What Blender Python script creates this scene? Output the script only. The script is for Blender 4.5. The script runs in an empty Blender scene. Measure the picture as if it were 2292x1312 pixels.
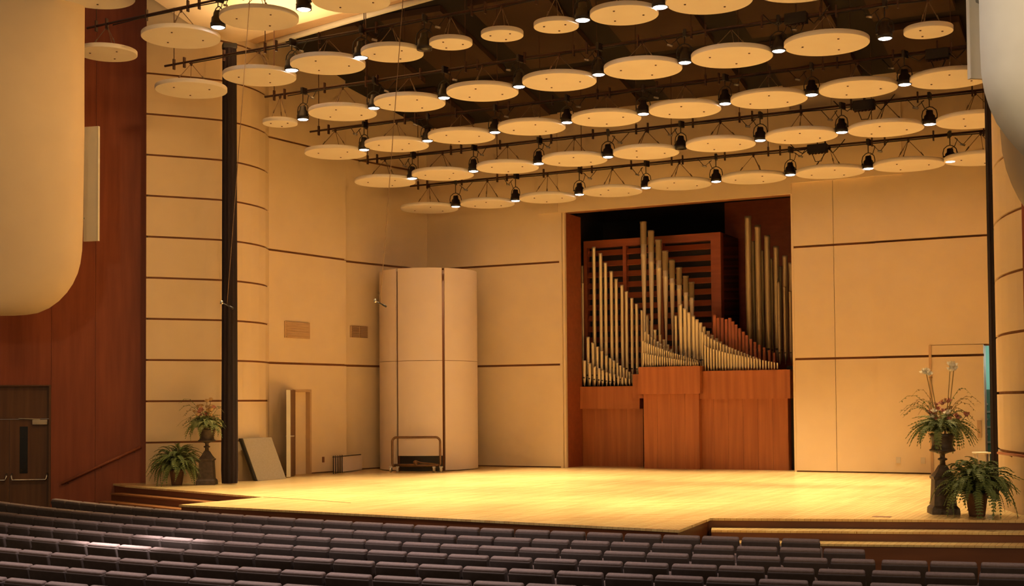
import bpy, bmesh, math, random
from mathutils import Vector, Matrix
random.seed(7)
R = math.radians
scene = bpy.context.scene
COL = scene.collection

# ------------------------------------------------------------------ camera
F, IW, IH = 2900.0, 2292.0, 1312.0
PITCH, ROLL, HORIZON, CAMZ = R(2.0), R(0.45), 902.0, 1.73
PPY = HORIZON - F * math.tan(PITCH)
cd = bpy.data.cameras.new('camera')
cam = bpy.data.objects.new('camera', cd)
COL.objects.link(cam)
cd.sensor_width = 36.0
cd.lens = 36.0 * F / IW
cd.shift_y = (PPY - IH / 2) / IW
cd.clip_end = 300
cam.matrix_world = Matrix.Translation((0, 0, CAMZ)) @ Matrix.Rotation(R(90) + PITCH, 4, 'X') @ Matrix.Rotation(-ROLL, 4, 'Z')
scene.camera = cam

# ------------------------------------------------------------------ light, exposure
world = bpy.data.worlds.new('world')
scene.world = world
world.use_nodes = True
world.node_tree.nodes['Background'].inputs[0].default_value = (1.0, 0.70, 0.42, 1)
world.node_tree.nodes['Background'].inputs[1].default_value = 0.16
scene.view_settings.view_transform = 'Standard'
scene.view_settings.look = 'None'
scene.view_settings.gamma = 1.0
scene.view_settings.use_curve_mapping = False
scene.view_settings.exposure = 0.33
WARM = (1.0, 0.71, 0.35)
PAR_POWER = 1300.0
scene.cycles.max_bounces = 5; scene.cycles.diffuse_bounces = 4; scene.cycles.glossy_bounces = 2
scene.cycles.sample_clamp_indirect = 4.0; scene.cycles.adaptive_threshold = 0.1; scene.cycles.adaptive_min_samples = 16

def spot_light(name, loc, target, power, size, blend, color, radius=0.08, parent=None):
    l = bpy.data.lights.new(name, 'SPOT')
    l.energy = power; l.spot_size = R(size); l.spot_blend = blend; l.color = color; l.shadow_soft_size = radius
    o = bpy.data.objects.new(name, l); COL.objects.link(o)
    o.location = loc
    d = Vector(target) - Vector(loc)
    o.rotation_euler = d.to_track_quat('-Z', 'Y').to_euler()
    if parent: o.parent = parent
    return o

# house downlights in the auditorium ceiling (above and behind the camera's view)
spot_light('house_downlight', (-4.6, 15.2, 9.8), (-4.5, 15.6, 0.1), 22000, 11, 1.0, (1.0, 0.86, 0.80), 0.08)
spot_light('house_downlight', (-3.6, 14.2, 9.8), (-3.6, 14.2, 0.0), 4200, 75, 1.0, (1.0, 0.84, 0.76), 0.25)
spot_light('house_downlight', (2.6, 12.5, 9.8), (2.6, 12.5, 0.0), 1100, 70, 1.0, (1.0, 0.84, 0.76), 0.25)
# unseen fill lights added out in the hall, brightening the stage fronts
spot_light('front_fill', (5.0, 3.0, 5.2), (4.0, 27.0, 2.6), 1500, 54, 1.0, (1.0, 0.66, 0.30), 0.25)
spot_light('front_fill', (-4.0, 3.0, 5.4), (-6.5, 28.0, 2.2), 1000, 44, 1.0, (1.0, 0.66, 0.30), 0.25)
# added fills without fixtures, brightening the left rounded panel and the ceiling edge
spot_light('side_fill', (-3.6, 20.0, 9.2), (-9.0, 24.2, 5.5), 650, 85, 1.0, (1.0, 0.62, 0.26), 0.3)
spot_light('ceiling_fill', (-4.8, 26.9, 8.5), (-4.9, 26.8, 10.1), 380, 150, 1.0, (1.0, 0.68, 0.34), 0.3)
spot_light('house_downlight', (2.5, 9.0, 7.5), (6.2, 11.5, 5.4), 290, 80, 1.0, (1.0, 0.90, 0.72), 0.3)

# ------------------------------------------------------------------ projective helpers (measured plan of the hall)
A27 = R(27.0); CA, SA = math.cos(A27), math.sin(A27)
def S(u, v, z=0.0):            # stage frame (u along back wall, v towards it) -> world
    return Vector((u * CA + v * SA, -u * SA + v * CA, z))
def UV(p):
    return p[0] * CA - p[1] * SA, p[0] * SA + p[1] * CA
_f = Vector((0, math.cos(PITCH), math.sin(PITCH))); _r = Vector((1, 0, 0)); _u = Vector((0, -math.sin(PITCH), math.cos(PITCH)))
_R = _r * math.cos(ROLL) - _u * math.sin(ROLL); _U = _u * math.cos(ROLL) + _r * math.sin(ROLL)
def ray(px, py):
    return _f + _R * ((px - IW / 2) / F) - _U * ((py - PPY) / F)
def on_v(px, py, v):
    d = ray(px, py); t = v / (d.x * SA + d.y * CA)
    p = Vector((0, 0, CAMZ)) + d * t
    return p.x * CA - p.y * SA, p.z
def on_z(px, py, z):
    d = ray(px, py); t = (z - CAMZ) / d.z
    p = d * t
    return Vector((p.x, p.y, z))
def on_y(px, py, y):
    d = ray(px, py); t = y / d.y
    return Vector((0, 0, CAMZ)) + d * t
def project(p):
    d = Vector(p) - Vector((0, 0, CAMZ)); z = d.dot(_f)
    return IW / 2 + F * d.dot(_R) / z, PPY - F * d.dot(_U) / z

# ------------------------------------------------------------------ materials
def mat(name, color, rough=0.6, metal=0.0, noise=None, bump=0.0, emit=None, coat=0.0, mode='noise', spec=0.5):
    m = bpy.data.materials.new(name); m.use_nodes = True
    nt = m.node_tree; b = nt.nodes['Principled BSDF']
    b.inputs['Base Color'].default_value = (*color, 1)
    b.inputs['Roughness'].default_value = rough
    b.inputs['Metallic'].default_value = metal
    b.inputs['Specular IOR Level'].default_value = spec
    if coat: b.inputs['Coat Weight'].default_value = coat; b.inputs['Coat Roughness'].default_value = 0.12
    if emit:
        m.cycles.emission_sampling = 'NONE'
        b.inputs['Emission Color'].default_value = (*emit[0], 1); b.inputs['Emission Strength'].default_value = emit[1]
    if noise:
        c2, scale = noise
        tc = nt.nodes.new('ShaderNodeTexCoord'); mp = nt.nodes.new('ShaderNodeMapping')
        nt.links.new(tc.outputs['Object'], mp.inputs[0]); mp.inputs['Scale'].default_value = scale
        n = nt.nodes.new('ShaderNodeTexNoise'); n.inputs['Scale'].default_value = 1.0; n.inputs['Detail'].default_value = 2
        nt.links.new(mp.outputs[0], n.inputs['Vector'])
        r = nt.nodes.new('ShaderNodeValToRGB')
        r.color_ramp.elements[0].position = 0.32; r.color_ramp.elements[1].position = 0.68
        r.color_ramp.elements[0].color = (*color, 1); r.color_ramp.elements[1].color = (*c2, 1)
        nt.links.new(n.outputs['Fac'], r.inputs[0]); nt.links.new(r.outputs[0], b.inputs['Base Color'])
        if bump:
            bp = nt.nodes.new('ShaderNodeBump'); bp.inputs['Strength'].default_value = bump; bp.inputs['Distance'].default_value = 0.01
            nt.links.new(n.outputs['Fac'], bp.inputs['Height']); nt.links.new(bp.outputs[0], b.inputs['Normal'])
    return m

M = {}
M['plaster'] = mat('cream_plaster', (0.70, 0.54, 0.345), 0.75, noise=((0.73, 0.57, 0.365), (1.5, 1.5, 1.5)))
M['groove'] = mat('groove_brown', (0.20, 0.075, 0.03), 0.7, noise=((0.24, 0.09, 0.04), (3, 3, 3)))
M['redwood'] = mat('red_wood_panelling', (0.27, 0.06, 0.02), 0.5, noise=((0.34, 0.082, 0.028), (9, 9, 0.7)), bump=0.05)
M['casework'] = mat('organ_cherry_wood', (0.30, 0.085, 0.024), 0.45, noise=((0.40, 0.125, 0.036), (10, 10, 0.5)), bump=0.03)
M['swell'] = mat('organ_red_wood', (0.25, 0.055, 0.020), 0.5, noise=((0.31, 0.072, 0.026), (1.5, 8, 9)))
M['darkwood'] = mat('dark_step_wood', (0.13, 0.038, 0.013), 0.4, noise=((0.19, 0.06, 0.02), (1.0, 1.0, 6)))
M['tread'] = mat('shaded_tread_wood', (0.26, 0.11, 0.04), 0.4, noise=((0.34, 0.15, 0.06), (1, 6, 1)))  # darker copy for the left steps, their shade put into the colour
M['doorwood'] = mat('dark_door_wood', (0.12, 0.05, 0.022), 0.5, noise=((0.17, 0.075, 0.03), (10, 10, 0.6)))
M['black'] = mat('black_paint', (0.012, 0.009, 0.008), 0.6, noise=((0.02, 0.014, 0.012), (6, 6, 6)))
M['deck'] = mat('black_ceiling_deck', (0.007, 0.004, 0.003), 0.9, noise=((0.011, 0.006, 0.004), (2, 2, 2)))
M['duct'] = mat('brown_ceiling_panel', (0.045, 0.019, 0.009), 0.85, noise=((0.055, 0.024, 0.011), (1, 1, 1)))
M['pipe'] = mat('batten_pipe_brown', (0.06, 0.022, 0.012), 0.5, noise=((0.09, 0.032, 0.016), (5, 5, 5)))
M['cable'] = mat('steel_cable', (0.20, 0.12, 0.07), 0.5, noise=((0.28, 0.18, 0.1), (20, 20, 20)))
M['disc'] = mat('disc_white_board', (0.82, 0.75, 0.68), 0.7, noise=((0.84, 0.78, 0.71), (2, 2, 2)))
M['can'] = mat('spot_can_black', (0.016, 0.011, 0.012), 0.4, noise=((0.028, 0.02, 0.02), (8, 8, 8)))
M['lens'] = mat('spot_lens_glow', (1, 0.95, 0.9), 0.2, emit=((1.0, 0.90, 0.86), 14.0))
M['steel'] = mat('bright_steel', (0.55, 0.52, 0.48), 0.3, 1.0, noise=((0.65, 0.62, 0.58), (20, 20, 20)))
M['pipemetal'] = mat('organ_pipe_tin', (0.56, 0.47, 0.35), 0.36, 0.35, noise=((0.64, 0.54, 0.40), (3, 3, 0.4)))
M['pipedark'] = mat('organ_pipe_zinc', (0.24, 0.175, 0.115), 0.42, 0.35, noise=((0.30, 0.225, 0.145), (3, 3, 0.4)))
M['pipewood'] = mat('organ_pipe_red_wood', (0.28, 0.07, 0.028), 0.5, noise=((0.35, 0.10, 0.04), (9, 9, 1)))
M['shell'] = mat('shell_beige_laminate', (0.68, 0.56, 0.48), 0.85, spec=0.2, noise=((0.71, 0.59, 0.50), (1.2, 1.2, 1.2)))
M['panelgrey'] = mat('grey_felt_panel', (0.32, 0.27, 0.20), 0.85, noise=((0.36, 0.30, 0.23), (30, 30, 30)))
M['white'] = mat('off_white_panel', (0.74, 0.68, 0.54), 0.6, noise=((0.78, 0.72, 0.58), (2, 2, 2)))
M['cool_lit_cream'] = mat('cool_lit_cream_plaster', (0.60, 0.57, 0.50), 0.7, noise=((0.66, 0.63, 0.55), (2.5, 2.5, 2.5)))  # same cream plaster, with cooler and dimmer light put into the colour
M['curtain'] = mat('aubergine_velvet', (0.009, 0.004, 0.006), 0.9, noise=((0.018, 0.007, 0.010), (12, 12, 1)))
M['seatfab'] = mat('charcoal_seat_fabric', (0.15, 0.105, 0.10), 0.9, noise=((0.19, 0.135, 0.128), (40, 40, 40)), bump=0.15)
M['seatshell'] = mat('dark_seat_shell', (0.046, 0.030, 0.027), 0.8, noise=((0.06, 0.04, 0.036), (15, 15, 15)))
M['carpet'] = mat('dark_floor_carpet', (0.03, 0.018, 0.014), 0.95, noise=((0.045, 0.027, 0.02), (20, 20, 20)))
M['terracotta'] = mat('brown_plant_pot', (0.13, 0.06, 0.032), 0.7, noise=((0.18, 0.085, 0.045), (9, 9, 9)))
M['iron'] = mat('dark_cast_stone', (0.045, 0.028, 0.018), 0.55, noise=((0.08, 0.052, 0.034), (14, 14, 14)), bump=0.1)
M['fern'] = mat('fern_green', (0.085, 0.12, 0.03), 0.6, noise=((0.18, 0.23, 0.065), (6, 6, 6)))
M['fernlight'] = mat('leaf_light_green', (0.17, 0.20, 0.055), 0.6, noise=((0.26, 0.28, 0.10), (6, 6, 6)))
M['stem'] = mat('dry_stem_tan', (0.26, 0.18, 0.07), 0.7, noise=((0.32, 0.24, 0.10), (9, 9, 9)))
M['bloom_white'] = mat('flower_white', (0.85, 0.78, 0.62), 0.7, noise=((0.9, 0.84, 0.7), (30, 30, 30)))
M['bloom_pink'] = mat('flower_dusky_pink', (0.42, 0.14, 0.10), 0.7, noise=((0.55, 0.24, 0.16), (20, 20, 20)))
M['bloom_tan'] = mat('flower_dry_tan', (0.50, 0.30, 0.12), 0.8, noise=((0.62, 0.40, 0.18), (20, 20, 20)))
M['vent'] = mat('beige_vent_metal', (0.47, 0.30, 0.16), 0.6, noise=((0.50, 0.33, 0.18), (5, 5, 5)))
M['ventslot'] = mat('vent_slot_dark', (0.24, 0.14, 0.08), 0.8, noise=((0.28, 0.17, 0.1), (5, 5, 5)))
M['glass'] = mat('dark_door_glass', (0.012, 0.010, 0.008), 0.12, noise=((0.018, 0.015, 0.012), (3, 3, 3)))
M['backstage'] = mat('backstage_green_lit_wall', (0.30, 0.55, 0.47), 0.7, noise=((0.34, 0.60, 0.5), (2, 2, 2)))  # green of the backstage light is put into this wall colour
M['backdark'] = mat('backstage_dark_green', (0.04, 0.07, 0.045), 0.7, noise=((0.06, 0.1, 0.06), (6, 6, 6)))
M['copper'] = mat('bronze_tube', (0.16, 0.085, 0.045), 0.35, 0.6, noise=((0.22, 0.12, 0.06), (8, 8, 8)))
M['rail'] = mat('red_wood_handrail', (0.34, 0.095, 0.04), 0.5, noise=((0.40, 0.12, 0.05), (8, 8, 8)))
M['outlet'] = mat('outlet_plate', (0.55, 0.47, 0.36), 0.5, noise=((0.6, 0.52, 0.4), (8, 8, 8)))

def plank_material():
    m = bpy.data.materials.new('stage_plank_floor'); m.use_nodes = True
    nt = m.node_tree; b = nt.nodes['Principled BSDF']
    tc = nt.nodes.new('ShaderNodeTexCoord'); mp = nt.nodes.new('ShaderNodeMapping')
    mp.inputs['Rotation'].default_value = (0, 0, A27 - R(90))
    nt.links.new(tc.outputs['Object'], mp.inputs[0])
    br = nt.nodes.new('ShaderNodeTexBrick')
    br.inputs['Color1'].default_value = (0.72, 0.51, 0.235, 1); br.inputs['Color2'].default_value = (0.80, 0.615, 0.30, 1)
    br.inputs['Mortar'].default_value = (0.36, 0.18, 0.05, 1)
    br.inputs['Scale'].default_value = 1.0; br.inputs['Brick Width'].default_value = 1.7; br.inputs['Row Height'].default_value = 0.085
    br.inputs['Mortar Size'].default_value = 0.002; br.offset = 0.37
    nt.links.new(mp.outputs[0], br.inputs['Vector'])
    mp2 = nt.nodes.new('ShaderNodeMapping'); mp2.inputs['Rotation'].default_value = (0, 0, A27 - R(90)); mp2.inputs['Scale'].default_value = (0.55, 7, 1)
    nt.links.new(tc.outputs['Object'], mp2.inputs[0])
    n = nt.nodes.new('ShaderNodeTexNoise'); n.inputs['Scale'].default_value = 1.0; n.inputs['Detail'].default_value = 5
    nt.links.new(mp2.outputs[0], n.inputs['Vector'])
    mx = nt.nodes.new('ShaderNodeMixRGB'); mx.blend_type = 'OVERLAY'; mx.inputs[0].default_value = 0.45
    nt.links.new(br.outputs['Color'], mx.inputs[1]); nt.links.new(n.outputs['Fac'], mx.inputs[2])
    nt.links.new(mx.outputs[0], b.inputs['Base Color'])
    b.inputs['Roughness'].default_value = 0.24
    return m
M['planks'] = plank_material()

# ------------------------------------------------------------------ mesh builder
class MB:
    def __init__(s): s.v = []; s.f = []; s.sm = []
    def add(s, vs, fs, smooth=False, mtx=None):
        o = len(s.v)
        for p in vs:
            p = Vector(p)
            s.v.append(tuple(mtx @ p) if mtx else tuple(p))
        for f in fs: s.f.append([i + o for i in f]); s.sm.append(smooth)
    def box(s, x0, x1, y0, y1, z0, z1, mtx=None):
        s.add([(x0,y0,z0),(x1,y0,z0),(x1,y1,z0),(x0,y1,z0),(x0,y0,z1),(x1,y0,z1),(x1,y1,z1),(x0,y1,z1)],
              [(0,3,2,1),(4,5,6,7),(0,1,5,4),(1,2,6,5),(2,3,7,6),(3,0,4,7)], False, mtx)
    def rbox(s, x0, x1, y0, y1, z0, z1, r, seg=2, mtx=None):
        bm = bmesh.new(); bmesh.ops.create_cube(bm, size=1)
        for q in bm.verts:
            q.co = ((x0+x1)/2 + q.co.x*(x1-x0), (y0+y1)/2 + q.co.y*(y1-y0), (z0+z1)/2 + q.co.z*(z1-z0))
        bmesh.ops.bevel(bm, geom=bm.edges[:], offset=r, segments=seg, affect='EDGES', profile=0.5)
        bm.verts.index_update()
        s.add([q.co.copy() for q in bm.verts], [[q.index for q in f.verts] for f in bm.faces], seg > 1, mtx); bm.free()
    def prism(s, poly, z0, z1, z1s=None, smooth=False):
        n = len(poly)
        a = sum(poly[i][0]*poly[(i+1)%n][1]-poly[(i+1)%n][0]*poly[i][1] for i in range(n))
        if a < 0:
            poly = poly[::-1]
            if z1s: z1s = z1s[::-1]
        vs = [(p[0],p[1],z0) for p in poly] + [(p[0],p[1],(z1s[i] if z1s else z1)) for i, p in enumerate(poly)]
        s.add(vs, [list(range(n))[::-1], list(range(n,2*n))])
        o = len(s.v) - 2*n
        for i in range(n):
            j = (i+1)%n
            s.f.append([o+i,o+j,o+n+j,o+n+i]); s.sm.append(smooth)
    def tube(s, pts, r, n=6, caps=True):
        pts = [Vector(p) for p in pts]; k = len(pts)
        rs = r if isinstance(r, (list, tuple)) else [r]*k
        o = len(s.v); ref = None
        for i, p in enumerate(pts):
            t = (pts[min(i+1,k-1)] - pts[max(i-1,0)]).normalized()
            if ref is None: ref = t.orthogonal().normalized()
            else:
                ref = ref - t*ref.dot(t); ref = ref.normalized() if ref.length > 1e-6 else t.orthogonal().normalized()
            b = t.cross(ref)
            for j in range(n):
                a = 2*math.pi*j/n
                s.v.append(tuple(p + (ref*math.cos(a) + b*math.sin(a))*rs[i]))
        for i in range(k-1):
            for j in range(n):
                s.f.append([o+i*n+j, o+i*n+(j+1)%n, o+(i+1)*n+(j+1)%n, o+(i+1)*n+j]); s.sm.append(n > 4)
        if caps:
            s.f.append([o+j for j in range(n)][::-1]); s.sm.append(False)
            s.f.append([o+(k-1)*n+j for j in range(n)]); s.sm.append(False)
    def lathe(s, prof, n=16, c=(0,0,0), a0=0.0, a1=2*math.pi, smooth=True, capb=True, capt=True):
        full = abs(a1-a0-2*math.pi) < 1e-6; m = n if full else n+1; o = len(s.v)
        for r, z in prof:
            for j in range(m):
                a = a0 + (a1-a0)*j/n
                s.v.append((c[0]+r*math.cos(a), c[1]+r*math.sin(a), c[2]+z))
        for i in range(len(prof)-1):
            for j in range(n):
                k = (j+1)%m
                s.f.append([o+i*m+j, o+i*m+k, o+(i+1)*m+k, o+(i+1)*m+j]); s.sm.append(smooth)
        if full and capb: s.f.append([o+j for j in range(m)][::-1]); s.sm.append(False)
        if full and capt: s.f.append([o+(len(prof)-1)*m+j for j in range(m)]); s.sm.append(False)
    def mesh(s, name):
        me = bpy.data.meshes.new(name); me.from_pydata(s.v, [], s.f)
        me.polygons.foreach_set('use_smooth', s.sm); me.update()
        return me
    def build(s, name, m, parent=None, loc=None, rotz=0.0):
        me = s.mesh(name); me.materials.append(M[m] if isinstance(m, str) else m)
        return link(name, me, parent, loc, rotz)

def link(name, me, parent=None, loc=None, rotz=0.0):
    o = bpy.data.objects.new(name, me); COL.objects.link(o)
    if parent: o.parent = parent
    if loc is not None: o.location = loc
    if rotz: o.rotation_euler = (0, 0, rotz)
    return o
def tag(o, label, cat, group=None, kind=None):
    o['label'] = label; o['category'] = cat
    if group: o['group'] = group
    if kind: o['kind'] = kind
    return o
def empty(name, loc, rotz=0.0):
    o = bpy.data.objects.new(name, None); COL.objects.link(o)
    o.location = loc; o.rotation_euler = (0, 0, rotz); o.empty_display_size = 0.1
    return o
ORD = ['zeroth','first','second','third','fourth','fifth','sixth','seventh','eighth','ninth','tenth','eleventh','twelfth']
def nth(i):
    if i < len(ORD): return ORD[i]
    return str(i) + ('th' if 10 <= i % 100 <= 20 else {1:'st',2:'nd',3:'rd'}.get(i % 10, 'th'))
K = 0.914                       # height of one panel course
def kz(k): return (10 - k) * K
FLOORZ = -0.85
ROTS = -A27                     # z-rotation of things square to the stage

# ================================================================== SETTING
m = MB(); m.box(-20, 16, 2, 34, FLOORZ - 0.2, FLOORZ)
tag(m.build('floor', 'carpet'), 'dark carpeted auditorium floor under the rows of seats', 'floor', kind='structure')

# stage
TL, TR = Vector((-5.83, 22.67)), Vector((2.23, 17.51))
RB, RW = Vector((2.92, 19.27)), Vector((9.6, 18.10))
LB, LW = Vector((-4.68, 24.37)), Vector((-8.42, 28.2))
stage_poly = [TL, TR, RB, RW, Vector((11.5, 21.0)), Vector((13.2, 30.0)), Vector((9.0, 36.5)), Vector((1.5, 39.5)), Vector((-3.2, 38.6)), Vector((-9.2, 31.6)), Vector((-8.9, 28.9)), LW, LB]
def inset(poly, d):
    n = len(poly); a = sum(poly[i].x*poly[(i+1)%n].y-poly[(i+1)%n].x*poly[i].y for i in range(n)); sg = 1 if a > 0 else -1
    out = []
    for i in range(n):
        p, q, r = poly[i-1], poly[i], poly[(i+1)%n]
        e1, e2 = (q-p).normalized(), (r-q).normalized()
        n1, n2 = Vector((-e1.y, e1.x))*sg, Vector((-e2.y, e2.x))*sg
        b = (n1+n2).normalized(); k = max(0.3, b.dot(n1)); out.append(q + b*(d/k))
    return out
m = MB(); m.prism([tuple(p) for p in stage_poly], -0.035, 0.0)
stage = tag(m.build('stage_floor', 'planks'), 'glossy yellow hardwood stage floor with a projecting front apron', 'floor', kind='structure')
m = MB(); m.prism([tuple(p) for p in inset(stage_poly, 0.03)], FLOORZ, -0.035)
m.build('fascia', 'darkwood', stage)
m = MB(); m.tube([on_z(590,1113,0.001), on_z(690,1119,0.001), on_z(785,1126,0.001)], 0.006, 4); m.build('floor_seam', 'groove', stage)
m = MB(); m.box(-0.13, 0.13, -0.07, 0.07, 0, 0.004); m.build('floor_pocket', 'groove', stage, on_z(1974,1157,0), ROTS)

def step(name, a, b, out, i, h, depth, label, mt='planks'):
    m = MB()
    p = [a + out*0.0, b + out*0.0, b + out*depth*i, a + out*depth*i]
    m.prism([tuple(q) for q in p], -h*i - 0.03, -h*i)
    o = tag(m.build(name, mt), label, 'step', kind='structure')
    q = [a + out*0.0, b + out*0.0, b + out*(depth*i-0.025), a + out*(depth*i-0.025)]
    m = MB(); m.prism([tuple(t) for t in q], FLOORZ + 0.001*i, -h*i - 0.03); m.build('riser', 'darkwood', o)
er = (RW-RB).normalized(); outr = Vector((er.y, -er.x)); outr = outr if outr.y < 0 else -outr
el = (LW-LB).normalized(); outl = Vector((el.y, -el.x)); outl = outl if outl.y < 0 else -outl
for i in (1, 2): step('stage_step', RB + er*0.02, RW, outr, i, 0.137, 0.42, ['','upper','lower'][i] + ' dark wooden step with lit tread along the right stage wing')
for i in (1, 2, 3): step('stage_step', LB - el*0.5 + el*0.5, LW + el*0.15, outl, i, 0.155, 0.27, ['','upper','middle','lowest'][i] + ' dark wooden step below the left stage wing', 'tread')

# panels --------------------------------------------------------------
def wall_panel(parent, p0, p1, z0, z1, thick, mt, name='panel', z1b=None, gap=0.0):
    """slab between plan points p0->p1 whose visible face lies on the line; body goes away from camera"""
    p0, p1 = Vector(p0[:2]), Vector(p1[:2]); e = (p1-p0).normalized(); nn = Vector((-e.y, e.x))
    if nn.dot(Vector((0, 1))) < 0: nn = -nn
    a, b = p0 + e*gap, p1 - e*gap
    poly = [tuple(a), tuple(b), tuple(b+nn*thick), tuple(a+nn*thick)]
    zb = z1 if z1b is None else z1b
    m = MB(); m.prism(poly, z0, z1, [z1, zb, zb, z1])
    return m.build(name, mt, parent)
G = 0.028
VB = 31.3                        # back wall plane
UL, UR = -18.5, -3.42            # back corners
UO0, UO1 = on_v(1264, 700, VB)[0], on_v(1776, 700, VB)[0]
ZO = 6.80
# back wall
m = MB()
def uvbox(m, u0, u1, v0, v1, z0, z1):
    m.prism([tuple(S(u0,v0).xy), tuple(S(u1,v0).xy), tuple(S(u1,v1).xy), tuple(S(u0,v1).xy)], z0, z1)
UD0, UD1 = on_v(2085, 900, VB)[0], on_v(2204, 900, VB)[0]
ZD = on_v(2100, 773, VB)[1]
uvbox(m, UL-0.3, UO0-0.06, VB+0.06, VB+0.35, 0, 10.6)
uvbox(m, UO1, UD1, VB+0.06, VB+0.35, 0, 10.6)
uvbox(m, UD1, UR+1.5, VB+0.06, VB+0.35, ZD-0.03, 10.6)
uvbox(m, UO0-0.06, UO1, VB+0.06, VB+0.35, ZO, 10.6)
wall_back = tag(m.build('wall_back', 'groove'), 'cream panelled back wall of the stage around the organ', 'wall', kind='structure')
def bp(u0, u1, z0, z1, v=VB, name='panel', mt='plaster', thick=0.06):
    return wall_panel(wall_back, S(u0, v), S(u1, v), z0, z1, thick, mt, name)
for z0, z1 in ((0.03, kz(7)-G), (kz(7)+G, kz(4)-G), (kz(4)+G, 10.5)):
    bp(UL-0.3, UO0-0.14, z0, z1)
u1868, u1963 = on_v(1868,700,VB)[0], on_v(1962,700,VB)[0]
for z0, z1 in ((0.03, kz(7)-G), (kz(7)+G, kz(4)-G), (kz(4)+G, 10.5)):
    bp(UO1, u1868-0.006, z0, z1); bp(u1868+0.006, u1963, z0, z1)
    if z0 < 1: bp(u1963, UD0-0.02, z0, z1, VB-0.05, thick=0.11)
    elif z0 < 4:
        bp(u1963, UD0-0.02, z0, z1, VB-0.05, thick=0.11); bp(UD0-0.02, UD1, ZD+0.006, z1, VB-0.05, thick=0.11); bp(UD1, UR, ZD+0.006, z1, VB-0.05, thick=0.11)
    else: bp(u1963, UR, z0, z1, VB-0.05, thick=0.11)
# projecting header over the organ
u1205, u2020 = on_v(1206,440,VB)[0], on_v(2020,350,VB)[0]
bp(u1205, UO0-0.14, ZO-0.0, 9.0, VB-0.10, 'header', thick=0.1); bp(UO1, u2020, 7.05, 8.85, VB-0.10, 'header', thick=0.1)
bp(UO0-0.14, UO1, ZO, 10.5, VB-0.06, 'header', thick=0.12)
bp(UO0-0.14, UO0-0.07, 0, ZO, VB-0.02, 'jamb_trim', thick=0.14); bp(UO0-0.06, UO0, 0, ZO, VB+0.03, 'jamb_trim', thick=0.1)
bp(UO1-0.03, UO1+0.02, 0, ZO, VB-0.01, 'jamb_trim', thick=0.5)
for u, z in (on_v(2012,1030,VB), on_v(2067,1031,VB)):
    m = MB(); m.box(-0.05, 0.05, -0.02, 0, -0.07, 0.07); m.build('outlet', 'outlet', wall_back, S(u, VB-0.05, z), ROTS)
# closed door leaf set in the back wall, right of the organ
d = tag(empty('door_1', S((UD0+UD1)/2, VB, 0), ROTS), 'cream flush door in back wall behind the right flower urn', 'door', kind='structure')
w2 = (UD1-UD0)/2
m = MB(); m.box(-w2+0.03, w2, -0.06, 0.02, 0.01, kz(7)-G); m.build('door_leaf', 'plaster', d)
m = MB(); m.box(-w2+0.03, w2, -0.06, 0.02, kz(7)+G, ZD-0.006); m.build('door_leaf', 'plaster', d)
m = MB(); m.box(-w2-0.03, -w2+0.03, -0.08, 0.05, 0, ZD); m.build('hinge_post', 'vent', d)
m = MB(); m.rbox(w2-0.16, w2-0.07, -0.10, -0.06, 0.85, 1.25, 0.01); m.build('push_plate', 'vent', d)

# left stage wall (two slightly stepped flats)
L0, L1 = Vector((-5.90, 31.10)), Vector((-4.30, 33.60)); L2, L3 = Vector((-4.51, 33.72)), Vector((-1.86, 36.95))
def lw_at(px):                # plan point on the first flat seen at pixel column px
    e = L1-L0; dd = ray(px, 900); t = dd.x/dd.y
    s_ = (L0.y*t - L0.x)/(e.x - e.y*t)
    return L0 + e*s_
LN = Vector((-(L1-L0).y, (L1-L0).x)).normalized(); LN = LN if LN.x < 0 else -LN     # away from stage
D0, D1 = lw_at(655), lw_at(696); DZ = 2.10
m = MB()
def back_slab(m, a, b, z0, z1, off=0.06, th=0.3, z1b=None):
    a, b = Vector(a), Vector(b); zb = z1 if z1b is None else z1b
    m.prism([tuple(a+LN*off), tuple(b+LN*off), tuple(b+LN*(off+th)), tuple(a+LN*(off+th))], z0, z1, [z1, zb, zb, z1])
def ztop(p): # sloping top of the stage enclosure
    v = UV(p)[1]; return 9.45 + (VB - v) * 0.215
back_slab(m, L0 - (L1-L0).normalized()*1.2, D0, 0, DZ); back_slab(m, D1, L1, 0, DZ)
back_slab(m, L0 - (L1-L0).normalized()*1.2, L1, DZ, ztop(L0)+0.3, z1b=ztop(L1)); back_slab(m, L2, L3, 0, ztop(L2), z1b=ztop(L3))
wall_left = tag(m.build('wall_left', 'groove'), 'cream panelled side wall at the left of the stage', 'wall', kind='structure')
Le = L0 - (L1-L0).normalized()*1.2
LEV = ((0.03, kz(7)-G), (kz(7)+G, kz(4)-G), (kz(4)+G, kz(1)-G), (kz(1)+G, None))
for z0, z1 in LEV:
    if z0 < 1:
        wall_panel(wall_left, Le, D0, z0, z1, 0.06, 'plaster'); wall_panel(wall_left, D1, L1, z0, z1, 0.40, 'plaster'); wall_panel(wall_left, D0, D1, DZ, z1, 0.06, 'plaster')
    else: wall_panel(wall_left, Le, L1, z0, z1 or ztop(Le)+0.6, 0.40, 'plaster', z1b=(z1 or ztop(L1)+0.6))
    wall_panel(wall_left, L2, L3, z0, z1 or ztop(L2)+0.6, 0.06, 'plaster', z1b=(z1 or ztop(L3)+0.6))
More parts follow.
